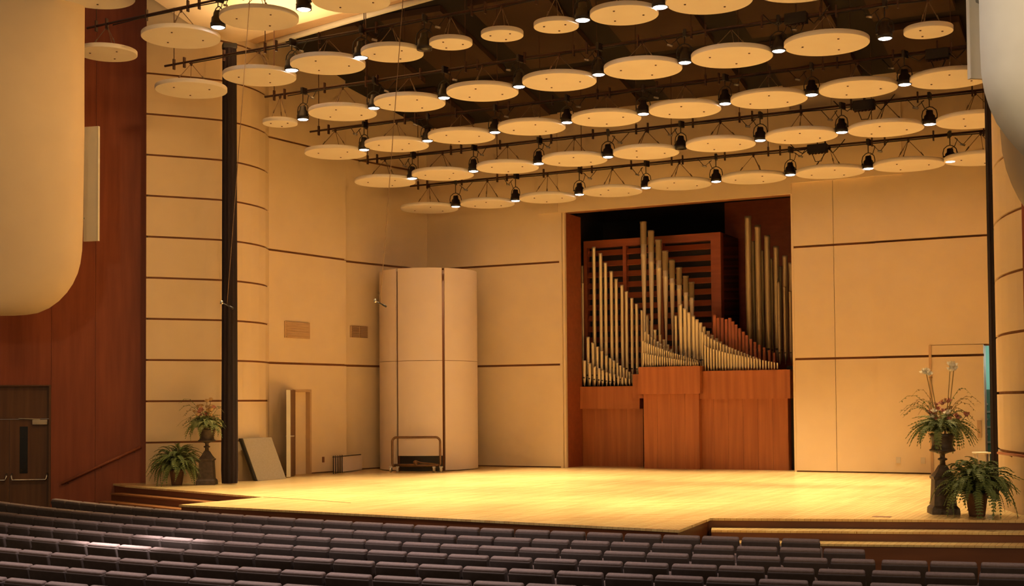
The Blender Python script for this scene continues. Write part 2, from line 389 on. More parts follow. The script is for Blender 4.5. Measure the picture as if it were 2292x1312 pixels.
# doorway recess and open door leaf in the left wall
d = tag(empty('door_2', (*((D0+D1)/2), 0)), 'open narrow door leaf standing out from left stage wall', 'door', kind='structure')
inv = Vector((d.location.x, d.location.y))
m = MB(); m.prism([tuple(D0+LN*0.12-inv), tuple(D1+LN*0.12-inv), tuple(D1+LN*0.16-inv), tuple(D0+LN*0.16-inv)], 0, DZ); m.build('recess_back', 'plaster', d)
eL = (L1-L0).normalized()
for p, s_ in ((D0, 1), (D1, -1)):
    m = MB(); a = p - inv; m.prism([tuple(a-LN*0.02), tuple(a+eL*0.06*s_-LN*0.02), tuple(a+eL*0.06*s_+LN*0.12), tuple(a+LN*0.12)], 0, DZ); m.build('door_frame', 'vent', d)
m = MB(); m.prism([tuple(D0-inv-LN*0.02), tuple(D1-inv-LN*0.02), tuple(D1-inv+LN*0.12), tuple(D0-inv+LN*0.12)], DZ-0.06, DZ); m.build('door_frame', 'vent', d)
hinge = D0 + eL*0.03; free = on_z(645,1070,0).xy; dl = (free-hinge).normalized(); ln = Vector((-dl.y, dl.x)); LW_ = 1.05
m = MB(); a, b = hinge-inv-LN*0.03, hinge+dl*LW_-inv; m.prism([tuple(a-ln*0.025), tuple(b-ln*0.025), tuple(b+ln*0.025), tuple(a+ln*0.025)], 0.015, DZ-0.02)
leaf = m.build('door_leaf', 'doorwood', d)
m = MB(); c_ = hinge+dl*(LW_+0.012)-inv; m.prism([tuple(c_-ln*0.055-dl*0.012), tuple(c_-ln*0.055+dl*0.03), tuple(c_+ln*0.04+dl*0.03), tuple(c_+ln*0.04-dl*0.012)], 0.015, DZ-0.02); m.build('edge_strip', 'white', leaf)
m = MB(); c_ = hinge+dl*(LW_-0.08)-inv; m.tube([(c_.x,c_.y,0.98), (c_.x-ln.x*0.1,c_.y-ln.y*0.1,0.98), (c_.x-ln.x*0.1-dl.x*.1,c_.y-ln.y*0.1-dl.y*.1,0.98)], 0.015); m.tube([(c_.x,c_.y,0.98), (c_.x+ln.x*0.1,c_.y+ln.y*0.1,0.98), (c_.x+ln.x*0.1-dl.x*.1,c_.y+ln.y*0.1-dl.y*.1,0.98)], 0.015); m.build('handle', 'steel', leaf)
# wall vents
def vent(px0, px1, py0, py1, base, e, n_, label, split):
    def at(px, py):
        dd = ray(px, py); t = dd.x/dd.y; s_ = (base.y*t-base.x)/(e.x-e.y*t); p = base+e*s_; k_ = p.y/dd.y
        return p, CAMZ+dd.z*k_
    a, z1 = at(px0, py0); b, z0 = at(px1, py1); c_ = (a+b)/2; h = (z1-z0)/2; w = (b-a).length/2
    o = tag(empty('wall_vent', (c_.x, c_.y, (z0+z1)/2), math.atan2(e.y, e.x)), label, 'vent')
    m = MB(); m.box(-w, w, -0.03, 0.0, -h, h); m.build('frame', 'vent', o)
    nb = 7
    for i in range(nb):
        z = -h + 2*h*(i+0.5)/nb; 
        rng = [(-w+0.04, w-0.04)] if not split else [(-w+0.04, -0.02), (0.02, w-0.04)]
        for x0, x1 in rng:
            m = MB(); m.box(x0, x1, -0.045, -0.03, z-h/nb*0.6, z+h/nb*0.6); m.build('slat', 'vent' if not split else 'ventslot', o)
vent(636, 692, 719, 759, L0, eL, LN, 'wide beige air vent on the left stage wall', False)
e2 = (L3-L2).normalized()
vent(783, 822, 729, 757, L2, e2, LN, 'brown divided air vent beside the rounded shell', True)
for px, py, bs, ee in ((723,1029,L0,eL),):
    dd = ray(px, py); t = dd.x/dd.y; s_ = (bs.y*t-bs.x)/(ee.x-ee.y*t); p = bs+ee*s_; z = CAMZ+dd.z*p.y/dd.y
    m = MB(); m.box(-0.035, 0.035, -0.02, 0, -0.07, 0.07); m.build('outlet', 'groove', wall_left, (p.x, p.y, z), math.atan2(ee.y, ee.x))
# right stage wall (mirror of the left one, mostly hidden)
m = MB(); m.prism([tuple(S(UR, VB+0.2).xy), tuple(S(-2.75, 25.2).xy), tuple(S(-2.5, 25.2).xy), tuple(S(UR+0.3, VB+0.2).xy)], 3.0, 10.5)
m.prism([tuple(S(-3.1, 28.4).xy), tuple(S(-2.75, 25.2).xy), tuple(S(-2.5, 25.2).xy), tuple(S(-2.85, 28.4).xy)], 0, 3.0)
tag(m.build('wall_right', 'plaster'), 'cream side wall at the right of the stage behind the curtain', 'wall', kind='structure')
# backstage room behind the gap beside door_1
m = MB(); uvbox(m, UD1-0.6, UR+2.5, VB+2.6, VB+2.7, 0, 3.2); uvbox(m, UD1-0.7, UD1-0.6, VB+0.4, VB+2.7, 0, 3.2)
bs = tag(m.build('wall_backstage', 'backstage'), 'green-lit backstage wall seen through the gap beside the door', 'wall', kind='structure')
u_, z_ = on_v(2212, 872, VB+2.2)
m = MB(); uvbox(m, UD1-0.5, UR+2.0, VB+2.2, VB+2.55, 0, z_)
sh = tag(m.build('backstage_cabinet', 'backdark'), 'dark green cabinet standing in the backstage gap', 'cabinet')
for q in range(6):
    uu, zz = on_v(2207+ (q%2)*6, 905+q*17, VB+2.19)
    m = MB(); m.box(-0.05, 0.05, -0.012, 0, -0.025, 0.025); mm = m.build('indicator', 'steel' , sh); mm.location = S(uu, VB+2.19, zz); mm.rotation_euler = (0,0,ROTS)
pl = bpy.data.lights.new('backstage_lamp', 'POINT'); pl.energy = 60; pl.color = (0.75, 1.0, 0.9); pl.shadow_soft_size = 0.15
po = bpy.data.objects.new('backstage_lamp', pl); COL.objects.link(po); po.location = S(UR+0.4, VB+1.2, 2.7)

# towers ----------------------------------------------------------------
def tower(name, prof, label, ztop_k, mt='plaster'):
    pr = [Vector(p) for p in prof]
    m = MB(); m.prism([tuple(p) for p in inset(pr, 0.035)], 0, kz(ztop_k))
    o = tag(m.build(name, 'groove'), label, 'wall', kind='structure')
    for k in range(ztop_k, 10):
        m = MB(); m.prism([tuple(p) for p in pr], kz(k+1) + (0.022 if k < 9 else 0.0), kz(k) - 0.022)
        m.build('panel', mt, o)
    return o
tower('wall_tower_left', [(-8.25,29.25),(-8.09,28.62),(-7.4,28.93),(-6.9,29.17),(-6.61,29.33),(-6.38,29.53),(-6.2,29.78),(-6.05,30.07),(-5.93,30.38),(-5.85,30.75),(-5.85,31.2),(-6.6,31.9),(-8.3,31.5)], 'cream tower of stacked panels with rounded end left of the stage', -2)
tr = [S(-1.90,20.45), S(-2.05,20.75), S(-2.22,21.15), S(-2.37,21.6), S(-2.48,22.05), S(-2.56,22.5), S(-2.62,23.0), S(-1.2,24.4), S(0.4,23.0), S(-0.6,20.9)]
tower('wall_tower_right', [tuple(p.xy) for p in tr], 'cream tower of stacked panels at the right edge of the stage', -2)
m = MB(); m.prism([tuple(S(-1.93,20.42).xy), tuple(S(-1.75,20.30).xy), tuple(S(0.6,20.9).xy), tuple(S(0.6,21.3).xy), tuple(S(-1.7,20.7).xy)], FLOORZ, 11)
wall_side_right = tag(m.build('wall_side_right', 'redwood'), 'dark red wood wall at the far right edge', 'wall', kind='structure')

# red wood side wall with double doors
XR0 = Vector((-8.20, 29.20)); XR1 = Vector((-14.5, 28.2))
er_ = (XR0-XR1).normalized(); nr = Vector((-er_.y, er_.x)); nr = nr if nr.y > 0 else -nr
def rw(px, py=900):
    dd = ray(px, py); t = dd.x/dd.y; s_ = (XR1.y*t-XR1.x)/(er_.x-er_.y*t); p = XR1+er_*s_
    return s_, CAMZ+dd.z*p.y/dd.y
SD1 = rw(114)[0]; SD0 = SD1 - 2.35; ZDT = rw(60, 862)[1]; SEND = (XR0-XR1).length
def rbox(m, s0, s1, d0, d1, z0, z1):
    m.prism([tuple(XR1+er_*s0+nr*d0), tuple(XR1+er_*s1+nr*d0), tuple(XR1+er_*s1+nr*d1), tuple(XR1+er_*s0+nr*d1)], z0, z1)
m = MB(); rbox(m, -1, SEND+0.05, 0.05, 0.3, ZDT, 12.5); rbox(m, SD1, SEND+0.05, 0.05, 0.3, FLOORZ, ZDT); rbox(m, -1, SD0, 0.05, 0.3, FLOORZ, ZDT)
wall_red = tag(m.build('wall_side_left', 'groove'), 'tall red wood panelled wall left of the stage', 'wall', kind='structure')
cols = [SEND+0.02, SEND-1.15, SD1+0.0, SD0, -0.9]
for i in range(4):
    a, b = cols[i+1], cols[i]
    zz = [(ZDT if i == 2 else FLOORZ, 12.5)]
    for z0, z1 in zz:
        m = MB(); rbox(m, a+0.003, b-0.003, 0, 0.05, z0+0.003, z1-0.003); m.build('panel', 'redwood', wall_red)
dr = tag(empty('door_3', (*(XR1+er_*(SD1-0.6)), FLOORZ), math.atan2(er_.y, er_.x)), 'dark wooden double door with panic bars in red wall', 'door', kind='structure')
hd = rw(60, 935)[1] - FLOORZ; ht = ZDT - FLOORZ; w = 2.35; x1 = 0.6; x0 = x1 - w
m = MB(); m.box(x0, x1, 0.0, 0.25, ht-0.03, ht); m.box(x1-0.04, x1, -0.01, 0.25, 0, ht-0.03); m.box(x0, x0+0.04, -0.01, 0.25, 0, ht-0.03); m.build('door_frame', 'doorwood', dr)
m = MB(); m.box(x0+0.04, x1-0.04, 0.12, 0.18, hd+0.02, ht-0.03); m.build('transom_panel', 'doorwood', dr)
m = MB(); m.box(x0+0.04, x1-0.04, 0.10, 0.20, hd-0.03, hd+0.02); m.build('transom_rail', 'doorwood', dr)
xm = rw(19)[0] - (SD1-0.6)
for a, b, s_ in ((xm+0.004, x1-0.045, 1), (x0+0.045, xm-0.004, -1)):
    m = MB(); m.box(a, b, 0.12, 0.17, 0.01, hd-0.035); lf = m.build('door_leaf', 'doorwood', dr)
    c_ = a + 0.30 if s_ > 0 else b - 0.30
    m = MB(); m.box(c_-0.085, c_+0.085, 0.112, 0.12, hd-1.24, hd-0.2); m.build('vision_pane', 'glass', lf)
    m = MB(); zb = rw(60,1075)[1]-FLOORZ; m.tube([(a+0.05,0.12,zb+0.14),(a+0.05,0.06,zb+0.08),(a+0.07,0.04,zb),(b-0.07,0.04,zb),(b-0.05,0.06,zb+0.08),(b-0.05,0.12,zb+0.14)], 0.022); m.build('panic_bar', 'steel', lf)
    m = MB(); q0, q1 = (b-0.36, b-0.04) if s_ > 0 else (a+0.04, a+0.36)
    m.rbox(q0, q1, 0.04, 0.12, hd-0.16, hd-0.05, 0.01); m.tube([((q0+q1)/2,0.08,hd-0.04),((q0+q1)/2-s_*0.45,0.05,hd-0.02)], 0.012); m.build('door_closer', 'outlet', lf)
# handrail on the red wall
p0 = rw(138,1083); p1 = rw(316,1000)
hr = tag(empty('handrail', (*(XR1+er_*p0[0]), 0)), 'sloping red wooden handrail on the red wall beside the steps', 'handrail')
q0 = Vector((0,0,p0[1])) - Vector((*nr,0))*0.07; q1 = Vector((*(er_*(p1[0]-p0[0])), p1[1])) - Vector((*nr,0))*0.07
m = MB(); m.tube([q0, q1], 0.032, 8); m.build('rail', 'rail', hr)
for t in (0.08, 0.5, 0.92):
    p = q0.lerp(q1, t); m = MB(); m.tube([p, p+Vector((0,0,-0.05)), p+Vector((*nr,0))*0.07+Vector((0,0,-0.06))], 0.01); m.build('bracket', 'copper', hr)

# auditorium ceiling above the left of the stage mouth
ZC = 10.1
cA = [on_z(px,py,ZC).xy for px,py in ((490,98),(556,91),(621,67),(743,34),(871,6),(960,-18))]
eA = [on_z(345,0,ZC).xy, on_z(200,-95,ZC).xy]
poly = [tuple(p) for p in cA] + [(2.5,23.4),(8.6,20.0),(9.5,16.0),(-8.2,16.0)] + [tuple(p) for p in eA[::-1]]
m = MB(); m.prism(poly, ZC, ZC+0.3)
ceil1 = tag(m.build('ceiling', 'plaster'), 'bright cream auditorium ceiling with curved edge above the stage mouth', 'ceiling', kind='structure')
cB = [on_z(px,py,ZC+0.12).xy for px,py in ((505,104),(584,97),(682,70),(774,43),(865,17),(969,-12))]
poly = [tuple(p) for p in cA] + [(2.5,23.4),(8.6,20.0),(9.2,20.6),(3.2,24.4)] + [tuple(p) for p in cB[::-1]]
m = MB(); m.prism(poly, ZC+0.12, ZC+0.4); m.build('shaded_soffit_band', 'vent', ceil1)  # darker beige stands in for the shade on this band
m = MB(); path = [(*p, ZC+0.08) for p in cB[1:]] + [(3.2,24.4,ZC+0.08),(9.2,20.6,ZC+0.08)]; m.tube(path, 0.075, 6); m.build('edge_lip', 'white', ceil1)

# black stage ceiling with brown panels, sloping down to the back wall
def zdeck(v): return 9.47 + (VB - v) * 0.215
UA, UB_, VA = -20.2, -2.0, 20.5
m = MB()
q = [S(UA,VB+0.3), S(UB_,VB+0.3), S(UB_,VA), S(UA,VA)]
zs = [zdeck(VB+0.3), zdeck(VB+0.3), zdeck(VA), zdeck(VA)]
m.add([(p.x,p.y,z) for p,z in zip(q,zs)] + [(p.x,p.y,z+0.3) for p,z in zip(q,zs)], [(0,1,2,3),(7,6,5,4),(0,4,5,1),(1,5,6,2),(2,6,7,3),(3,7,4,0)])
deck = tag(m.build('ceiling_stage', 'deck'), 'black sloping stage ceiling with brown panels behind the discs', 'ceiling', kind='structure')
for i, (u0, u1) in enumerate(((-18.1,-16.9),(-16.2,-14.6),(-13.9,-12.0),(-11.2,-9.2),(-8.3,-6.4),(-5.6,-3.9))):
    for v0, v1 in ((21.0, 24.6), (25.2, 28.4), (28.9, 31.0)):
        q = [S(u0,v1), S(u1,v1), S(u1,v0), S(u0,v0)]; zs = [zdeck(v1),zdeck(v1),zdeck(v0),zdeck(v0)]
        m = MB(); m.add([(p.x,p.y,z-0.16) for p,z in zip(q,zs)] + [(p.x,p.y,z-0.02) for p,z in zip(q,zs)], [(0,1,2,3),(7,6,5,4),(0,4,5,1),(1,5,6,2),(2,6,7,3),(3,7,4,0)])
        m.build('ceiling_panel', 'duct', deck)

# big rounded side panels
def wing(name, mt, outline, y1, b, xfar, label, flip=1, curl=0.0):
    """outline: pixel edge points top->bottom giving the free edge at depth y1; elliptic convex shell towards the hall side xfar"""
    pts = [on_y(px, py, y1) for px, py in outline]
    n = 12; m = MB(); vs = []; fs = []
    for r_, p in enumerate(pts):
        for j in range(n+1):
            th = math.pi/2*j/n
            x = xfar + (p.x-xfar)*math.sin(th); y = y1 - b*math.cos(th)
            vs.append((x, y, p.z))
    rows = len(pts)
    for i in range(rows-1):
        for j in range(n):
            a = i*(n+1)+j; f = (a, a+1, a+n+2, a+n+1); fs.append(f if flip > 0 else f[::-1])
    m.add(vs, fs, True)
    # closed back and bottom
    bk = [(p.x, y1+0.001, p.z) for p in pts]; fr = [(xfar, y1+0.001, p.z) for p in pts]
    m.add(bk+fr, [(i, i+1, rows+i+1, rows+i) if flip < 0 else (i, rows+i, rows+i+1, i+1) for i in range(rows-1)])
    bot = [vs[(rows-1)*(n+1)+j] for j in range(n+1)] + [(xfar, y1, pts[-1].z)]
    m.add(bot, [list(range(n+2)) if flip > 0 else list(range(n+2))[::-1]])
    return tag(m.build(name, mt), label, 'wall panel')
wing('curved_wall_panel', 'plaster', [(191,-120),(190,0),(189,150),(189,300),(187,420),(186,500),(184,560),(180,590),(174,612),(163,636),(150,655),(132,674),(110,690),(85,701),(60,705),(30,707)], 25.0, 1.3, -13.5, 'huge cream rounded wall panel at the upper left', 1)
wing('curved_wall_panel', 'cool_lit_cream', [(2190,-160),(2191,0),(2193,100),(2196,165),(2203,205),(2214,240),(2230,275),(2252,306),(2275,333),(2300,358),(2340,390),(2400,425),(2480,450)], 12.6, 1.2, 7.5, 'huge grey-white rounded wall panel at the upper right corner', -1)
wing('curved_wall_panel', 'plaster', [(2236,0),(2236,240),(2238,290),(2243,340),(2252,380),(2265,415),(2280,445),(2298,472),(2330,505),(2400,540)], 16.0, 0.9, 8.8, 'cream rounded wall panel behind the grey-white one at right', -1)
m = MB(); a = on_y(184,284,25.6); b = on_y(221,540,25.6); w = b.x-a.x; h = a.z-b.z
fp = tag(empty('flat_board', (a.x+w/2, 25.6, b.z), R(-14)), 'narrow off-white flat board beside the big cream rounded panel', 'board')
m.box(-w*0.42, w*0.52, -0.02, 0.02, 0, h); m.build('board', 'white', fp); m = MB(); m.box(w*0.52, w*0.56, -0.03, 0.03, 0, h); m.build('edge_strip', 'white', fp); m = MB(); m.tube([(-w*0.4,0,h*0.8),(-0.9,-0.8,h*0.8)], 0.03); m.tube([(-w*0.4,0,h*0.2),(-0.9,-0.8,h*0.2)], 0.03); m.build('bracket', 'steel', fp)
a = on_y(2166,-40,13.4); b = on_y(2206,177,13.4); w = b.x-a.x; h = a.z-b.z
fp = tag(empty('flat_board', (a.x+w/2, 13.4, b.z), R(10)), 'pale flat board left of the grey-white rounded panel', 'board')
m = MB(); m.box(-w*0.5, w*0.5, -0.02, 0.02, 0, h); m.build('board', 'white', fp); m = MB(); m.box(-w*0.58, -w*0.5, -0.03, 0.03, 0, h); m.build('edge_strip', 'white', fp); m = MB(); m.tube([(0,0,h*0.8),(0.6,-0.8,h*0.8)], 0.03); m.build('bracket', 'steel', fp)

# curtains ---------------------------------------------------------------
def curtain(name, c, w, d, h, rz, label, folds=5):
    n = 44; pr = []
    for j in range(n):
        a = 2*math.pi*j/n; rr = 1 + 0.10*math.cos(a*folds*2) 
        pr.append((w/2*math.cos(a)*rr, d/2*math.sin(a)*rr))
    m = MB(); levels = [0, 0.03, 0.25, 0.7, 0.97, 1.0]; sc = [1.0, 1.08, 1.02, 0.95, 0.92, 0.9]
    vs = []; fs = []
    for z, s_ in zip(levels, sc): vs += [(x*s_, y*s_, z*h) for x, y in pr]
    for i in range(len(levels)-1):
        for j in range(n): fs.append((i*n+j, i*n+(j+1)%n, (i+1)*n+(j+1)%n, (i+1)*n+j))
    m.add(vs, fs, True); m.add(vs[:n], [list(range(n))[::-1]]); m.add(vs[-n:], [list(range(n))])
    o = tag(empty(name, c, rz), label, 'curtain')
    m.build('cloth', 'curtain', o)
    m = MB(); m.rbox(-w*0.5, w*0.5, -d*0.4, d*0.4, h, h+0.12, 0.02); m.build('heading_clamp', 'black', o)
    return o
cp = on_z(514,1084,0); top = on_y(513,112,cp.y).z
curtain('stage_curtain', (cp.x, cp.y, 0.02), 0.31, 0.28, top, R(20), 'gathered dark aubergine stage curtain in front of the left tower')
cp = S(*[on_v(2223,800,23.6)[0], 23.6])
curtain('stage_curtain', (cp.x+0.05, cp.y, 0.02), 0.20, 0.25, 9.5, R(-10), 'narrow black stage curtain beside the right tower')

# right handrail
a = on_y(2234,1014,20.3); b = on_y(2310,1024,18.6)
hr = tag(empty('handrail', (a.x, a.y, 0)), 'short brown handrail on the right tower above the fern', 'handrail')
m = MB(); o_ = Vector((a.x, a.y, 0)); m.tube([a-o_, b-o_], 0.022, 8); m.build('rail', 'rail', hr)
m = MB(); p = (a-o_).lerp(b-o_, 0.3); m.tube([p, p+Vector((0.12,0.05,-0.06))], 0.012); m.build('bracket', 'copper', hr)

# ================================================================== PIPE ORGAN
org = tag(empty('pipe_organ', S((UO0+UO1)/2, VB+0.4, 0), ROTS), 'large pipe organ in cherry wood casework recessed in back wall', 'organ')
OU, OV = (UO0+UO1)/2, VB+0.4
def ob(u0, u1, v0, v1, z0, z1, name, mt, parent=org):
    m = MB(); m.box(u0-OU, u1-OU, v0-OV, v1-OV, z0, z1); return m.build(name, mt, parent)
# recess lining is part of the setting
m = MB()
uvbox(m, UO0-0.08, UO0, VB+0.14, VB+1.1, 0, ZO); uvbox(m, UO1+0.02, UO1+0.1, VB+0.3, VB+3.8, 0, ZO)
uR = on_v(1622, 480, VB+3.7)[0]
uvbox(m, uR, UO1+0.02, VB+3.7, VB+3.8, 0, ZO)
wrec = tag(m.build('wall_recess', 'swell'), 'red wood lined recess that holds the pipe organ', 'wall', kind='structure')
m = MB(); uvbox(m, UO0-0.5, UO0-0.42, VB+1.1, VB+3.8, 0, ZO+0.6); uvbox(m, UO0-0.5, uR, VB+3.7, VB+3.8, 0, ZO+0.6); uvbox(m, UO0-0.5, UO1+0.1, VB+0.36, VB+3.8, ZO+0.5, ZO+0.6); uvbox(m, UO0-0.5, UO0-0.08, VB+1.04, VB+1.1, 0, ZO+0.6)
m.build('shade_lining', 'deck', wrec)  # black surfaces stand in for shade deep in the recess
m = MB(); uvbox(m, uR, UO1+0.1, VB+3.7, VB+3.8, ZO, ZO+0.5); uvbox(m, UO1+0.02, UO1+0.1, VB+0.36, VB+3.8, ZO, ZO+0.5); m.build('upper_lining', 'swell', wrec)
def ux(px, py, v): return on_v(px, py, v)
# left chest (set back)
vl = VB+0.95
a, zt = ux(1290,866,vl); b, zb = ux(1432,915,vl)
chl = ob(a, b, vl, vl+0.5, zb, zt, 'chest', 'casework'); 
a2, _ = ux(1296,1000,vl+0.18); b2, _ = ux(1440,1000,vl+0.18)
def boards(u0, u1, v, z0, z1, n, name='front_board'):
    for i in range(n):
        x0 = u0+(u1-u0)*i/n; x1 = u0+(u1-u0)*(i+1)/n
        ob(x0+0.002, x1-0.002, v+0.001*(i%2), v+0.04, z0, z1, name, 'casework')
boards(a2, b2, vl+0.18, 0, zb, 4)
# centre chest (projecting)
vc = VB+0.22
a, zt = ux(1429,822,vc); b, zb = ux(1567,881,vc)
ob(a, b, vc, vc+0.9, zb, zt, 'chest', 'casework'); ZC1 = zt
boards(ux(1441,950,vc+0.12)[0], ux(1565,950,vc+0.12)[0], vc+0.12, 0, zb, 4)
ob(ux(1441,950,vc+0.12)[0], ux(1565,950,vc+0.12)[0], vc+0.16, vc+0.9, 0, zb, 'base_box', 'casework')
a, zt = ux(1416,838,vc+0.5); b, zb = ux(1440,892,vc+0.5); ob(a, b, vc+0.5, vc+0.9, zb, zt, 'chest_end', 'casework')
# right chest
vr = VB+0.42
a, zt = ux(1564,831,vr); b, zb = ux(1769,892,vr); ZC2 = zt
ob(a, b, vr, vr+0.8, zb, zt, 'chest', 'casework')
boards(ux(1566,950,vr+0.10)[0], ux(1764,950,vr+0.10)[0], vr+0.10, 0, zb, 6)
ob(ux(1566,950,vr+0.1)[0], ux(1764,950,vr+0.1)[0], vr+0.14, vr+0.8, 0, zb, 'base_box', 'casework')
ob(ux(1760,900,vr+0.3)[0], UO1-0.03, vr+0.4, vr+0.8, 0, zt+0.1, 'gap_shade_block', 'black')  # black block stands in for the shade in the gap beside the chest
# swell box with louvres
vs_ = VB+1.9
ul, zl = ux(1306,541,vs_); ur, zr = ux(1612,519,vs_); zst = (zl+zr)/2; zsb = 2.4
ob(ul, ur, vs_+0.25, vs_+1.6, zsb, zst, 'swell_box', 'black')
ob(ur-0.04, ur+0.0, vs_+0.1, vs_+1.6, zsb, zst, 'swell_side', 'swell')
ob(ul, ur, vs_, vs_+0.25, zst-0.20, zst, 'top_rail', 'swell')
xs = [1306, 1398, 1446, 1490]
ob(ul, ul+0.10, vs_, vs_+0.2, zsb, zst-0.2, 'post', 'swell'); ob(ur-0.27, ur, vs_, vs_+0.2, zsb, zst-0.2, 'post', 'swell')
for px in (1398, 1480):
    c_ = ux(px,620,vs_)[0]; ob(c_-0.05, c_+0.05, vs_, vs_+0.2, zsb, zst-0.2, 'post', 'swell')
edges = [ul+0.1, ux(1398,620,vs_)[0]-0.05, ux(1398,620,vs_)[0]+0.05, ux(1480,620,vs_)[0]-0.05, ux(1480,620,vs_)[0]+0.05, ur-0.27]
nl = 12; pitch = (zst-0.2-zsb)/nl
for bay in range(3):
    u0, u1 = edges[2*bay], edges[2*bay+1]
    for i in range(nl):
        z = zsb + pitch*(i+0.5)
        m = MB(); mt_ = Matrix.Translation(((u0+u1)/2-OU, vs_+0.10-OV, z)) @ Matrix.Rotation(R(-28), 4, 'X')
        m.box(-(u1-u0)/2, (u1-u0)/2, -0.02, 0.02, -pitch*0.27, pitch*0.27, mt_); m.build('louvre', 'swell', org)

def organ_pipe(px, ptop, w, zbase, v, mt='pipemetal', kind='flue', collar=0.0):
    u, zt = on_v(px, ptop, v)
    d = S(u, v); r = max(0.012, w*d.y/F/2)
    h = max(0.08, zt - zbase); m = MB(); c = (u-OU, v-OV, zbase); n = 10 if w >= 7 else 7
    if kind == 'flue':
        fh = min(0.28, h*0.3)
        m.lathe([(r*0.28,0),(r*0.97,fh),(r*0.9,fh+0.015),(r,fh+0.03),(r,h-r*1.1),(r*1.07,h-r*1.0),(r*1.07,h)], n, c)
    elif kind == 'reed':
        m.lathe([(r*0.22,0),(r*0.30,h*0.1),(r*0.86,h*0.66),(r*0.90,h*0.74),(r*1.0,h*0.745),(r*1.0,h*0.76),(r*0.92,h*0.765),(r*1.0,h)], n, c)
    elif kind == 'square':
        m.box(c[0]-r, c[0]+r, c[1]-r, c[1]+r, zbase, zt)
    o = m.build('organ_pipe', mt, org)
    if kind == 'flue' and w >= 6:
        mm = MB(); fh = min(0.28, h*0.3); mm.box(c[0]-r*0.5, c[0]+r*0.5, c[1]-r*1.06, c[1]-r*0.8, zbase+fh, zbase+fh+r*0.7); mm.build('mouth', 'black', o)
    if collar:
        mm = MB(); ch = collar; mm.lathe([(r*1.03,0),(r*1.03,ch-0.05),(r*1.12,ch-0.05),(r*1.12,ch)], n, (c[0], c[1], zt-ch+0.02)); mm.build('tuning_collar', 'pipedark', o)
    return o
def rank(pts, w0, w1, zbase, v, mt='pipemetal', kind='flue', collar0=0.0, collar1=0.0, dz=0.0):
    n = len(pts)
    for i, (px, py) in enumerate(pts):
        t = i/max(1,n-1); organ_pipe(px, py, w0+(w1-w0)*t, zbase+dz*t, v, mt, kind, collar0+(collar1-collar0)*t)
ZL = on_v(1350,864,vl+0.2)[1]
# tall slender rank, left
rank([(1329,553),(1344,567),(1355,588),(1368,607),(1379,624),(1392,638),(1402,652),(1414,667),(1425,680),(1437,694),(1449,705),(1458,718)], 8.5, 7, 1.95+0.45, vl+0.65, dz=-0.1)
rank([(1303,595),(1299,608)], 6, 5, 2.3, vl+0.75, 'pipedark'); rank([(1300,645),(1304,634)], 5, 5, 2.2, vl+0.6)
# tall collared reeds, centre
rank([(1440,498),(1457,518),(1474,538),(1489,563),(1504,583),(1520,600),(1535,619),(1548,633)], 14.5, 12, ZC1+0.35, VB+1.35, 'pipemetal', 'reed', 0.62, 0.42)
# low ranks on the left chest
rank([(1316,754),(1327,767),(1337,776),(1347,785),(1357,796),(1366,801),(1374,807),(1382,812),(1389,818),(1396,823),(1403,828),(1409,832),(1415,836)], 8, 5, ZL, vl+0.35)
rank([(1308,807),(1320,813),(1331,820),(1341,824),(1349,828),(1358,832),(1366,835),(1375,838),(1384,841),(1393,844),(1401,846),(1409,848)], 8, 5, ZL, vl+0.15)
# dense small ranks on the centre chest
def dense(x0, x1, y0, y1, n, w0, w1, zb, v, curve=1.0, mt='pipemetal', kind='flue'):
    rank([(x0+(x1-x0)*i/(n-1), y0+(y1-y0)*(i/(n-1))**curve) for i in range(n)], w0, w1, zb, v, mt, kind)
dense(1439, 1560, 762, 806, 26, 4.2, 3.6, ZC1, vc+0.18, 0.8)
dense(1444, 1500, 742, 784, 9, 6, 5, ZC1, vc+0.38, 0.9)
rank([(1466,738),(1477,749),(1486,760),(1495,771),(1503,781)], 7, 6, ZC1, vc+0.55)
dense(1440, 1562, 790, 812, 24, 3.6, 3.2, ZC1, vc+0.06, 0.9)
# graded rank running down to the right
rank([(1523,681),(1533,690),(1542,699),(1552,707),(1560,715),(1568,722),(1576,731),(1585,741),(1594,750),(1604,757),(1613,765),(1623,772),(1634,778)], 9, 6.5, ZC2, vr+0.42)
rank([(1513,706),(1528,732),(1538,742),(1548,751),(1557,757)], 7, 6, ZC1, vc+0.7)
dense(1572, 1700, 742, 803, 20, 6.5, 4.5, ZC2, vr+0.22, 0.75)
dense(1578, 1740, 772, 812, 26, 4.6, 3.8, ZC2, vr+0.08, 0.7)
# wooden rank
rank([(1600,705),(1608,712),(1617,712),(1626,715),(1634,712),(1641,720),(1648,727),(1656,735),(1664,743),(1672,751),(1681,759),(1690,766),(1700,772),(1711,778),(1722,784),(1733,790)], 7, 5, ZC2, vr+0.62, 'pipewood', 'square')
# great pipes, right
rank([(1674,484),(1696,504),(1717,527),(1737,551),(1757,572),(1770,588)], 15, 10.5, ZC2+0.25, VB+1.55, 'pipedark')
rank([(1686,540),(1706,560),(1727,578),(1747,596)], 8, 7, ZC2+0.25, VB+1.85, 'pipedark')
rank([(1743,630),(1756,642),(1769,652)], 7.5, 7, ZC2+0.15, VB+1.2, 'pipedark')

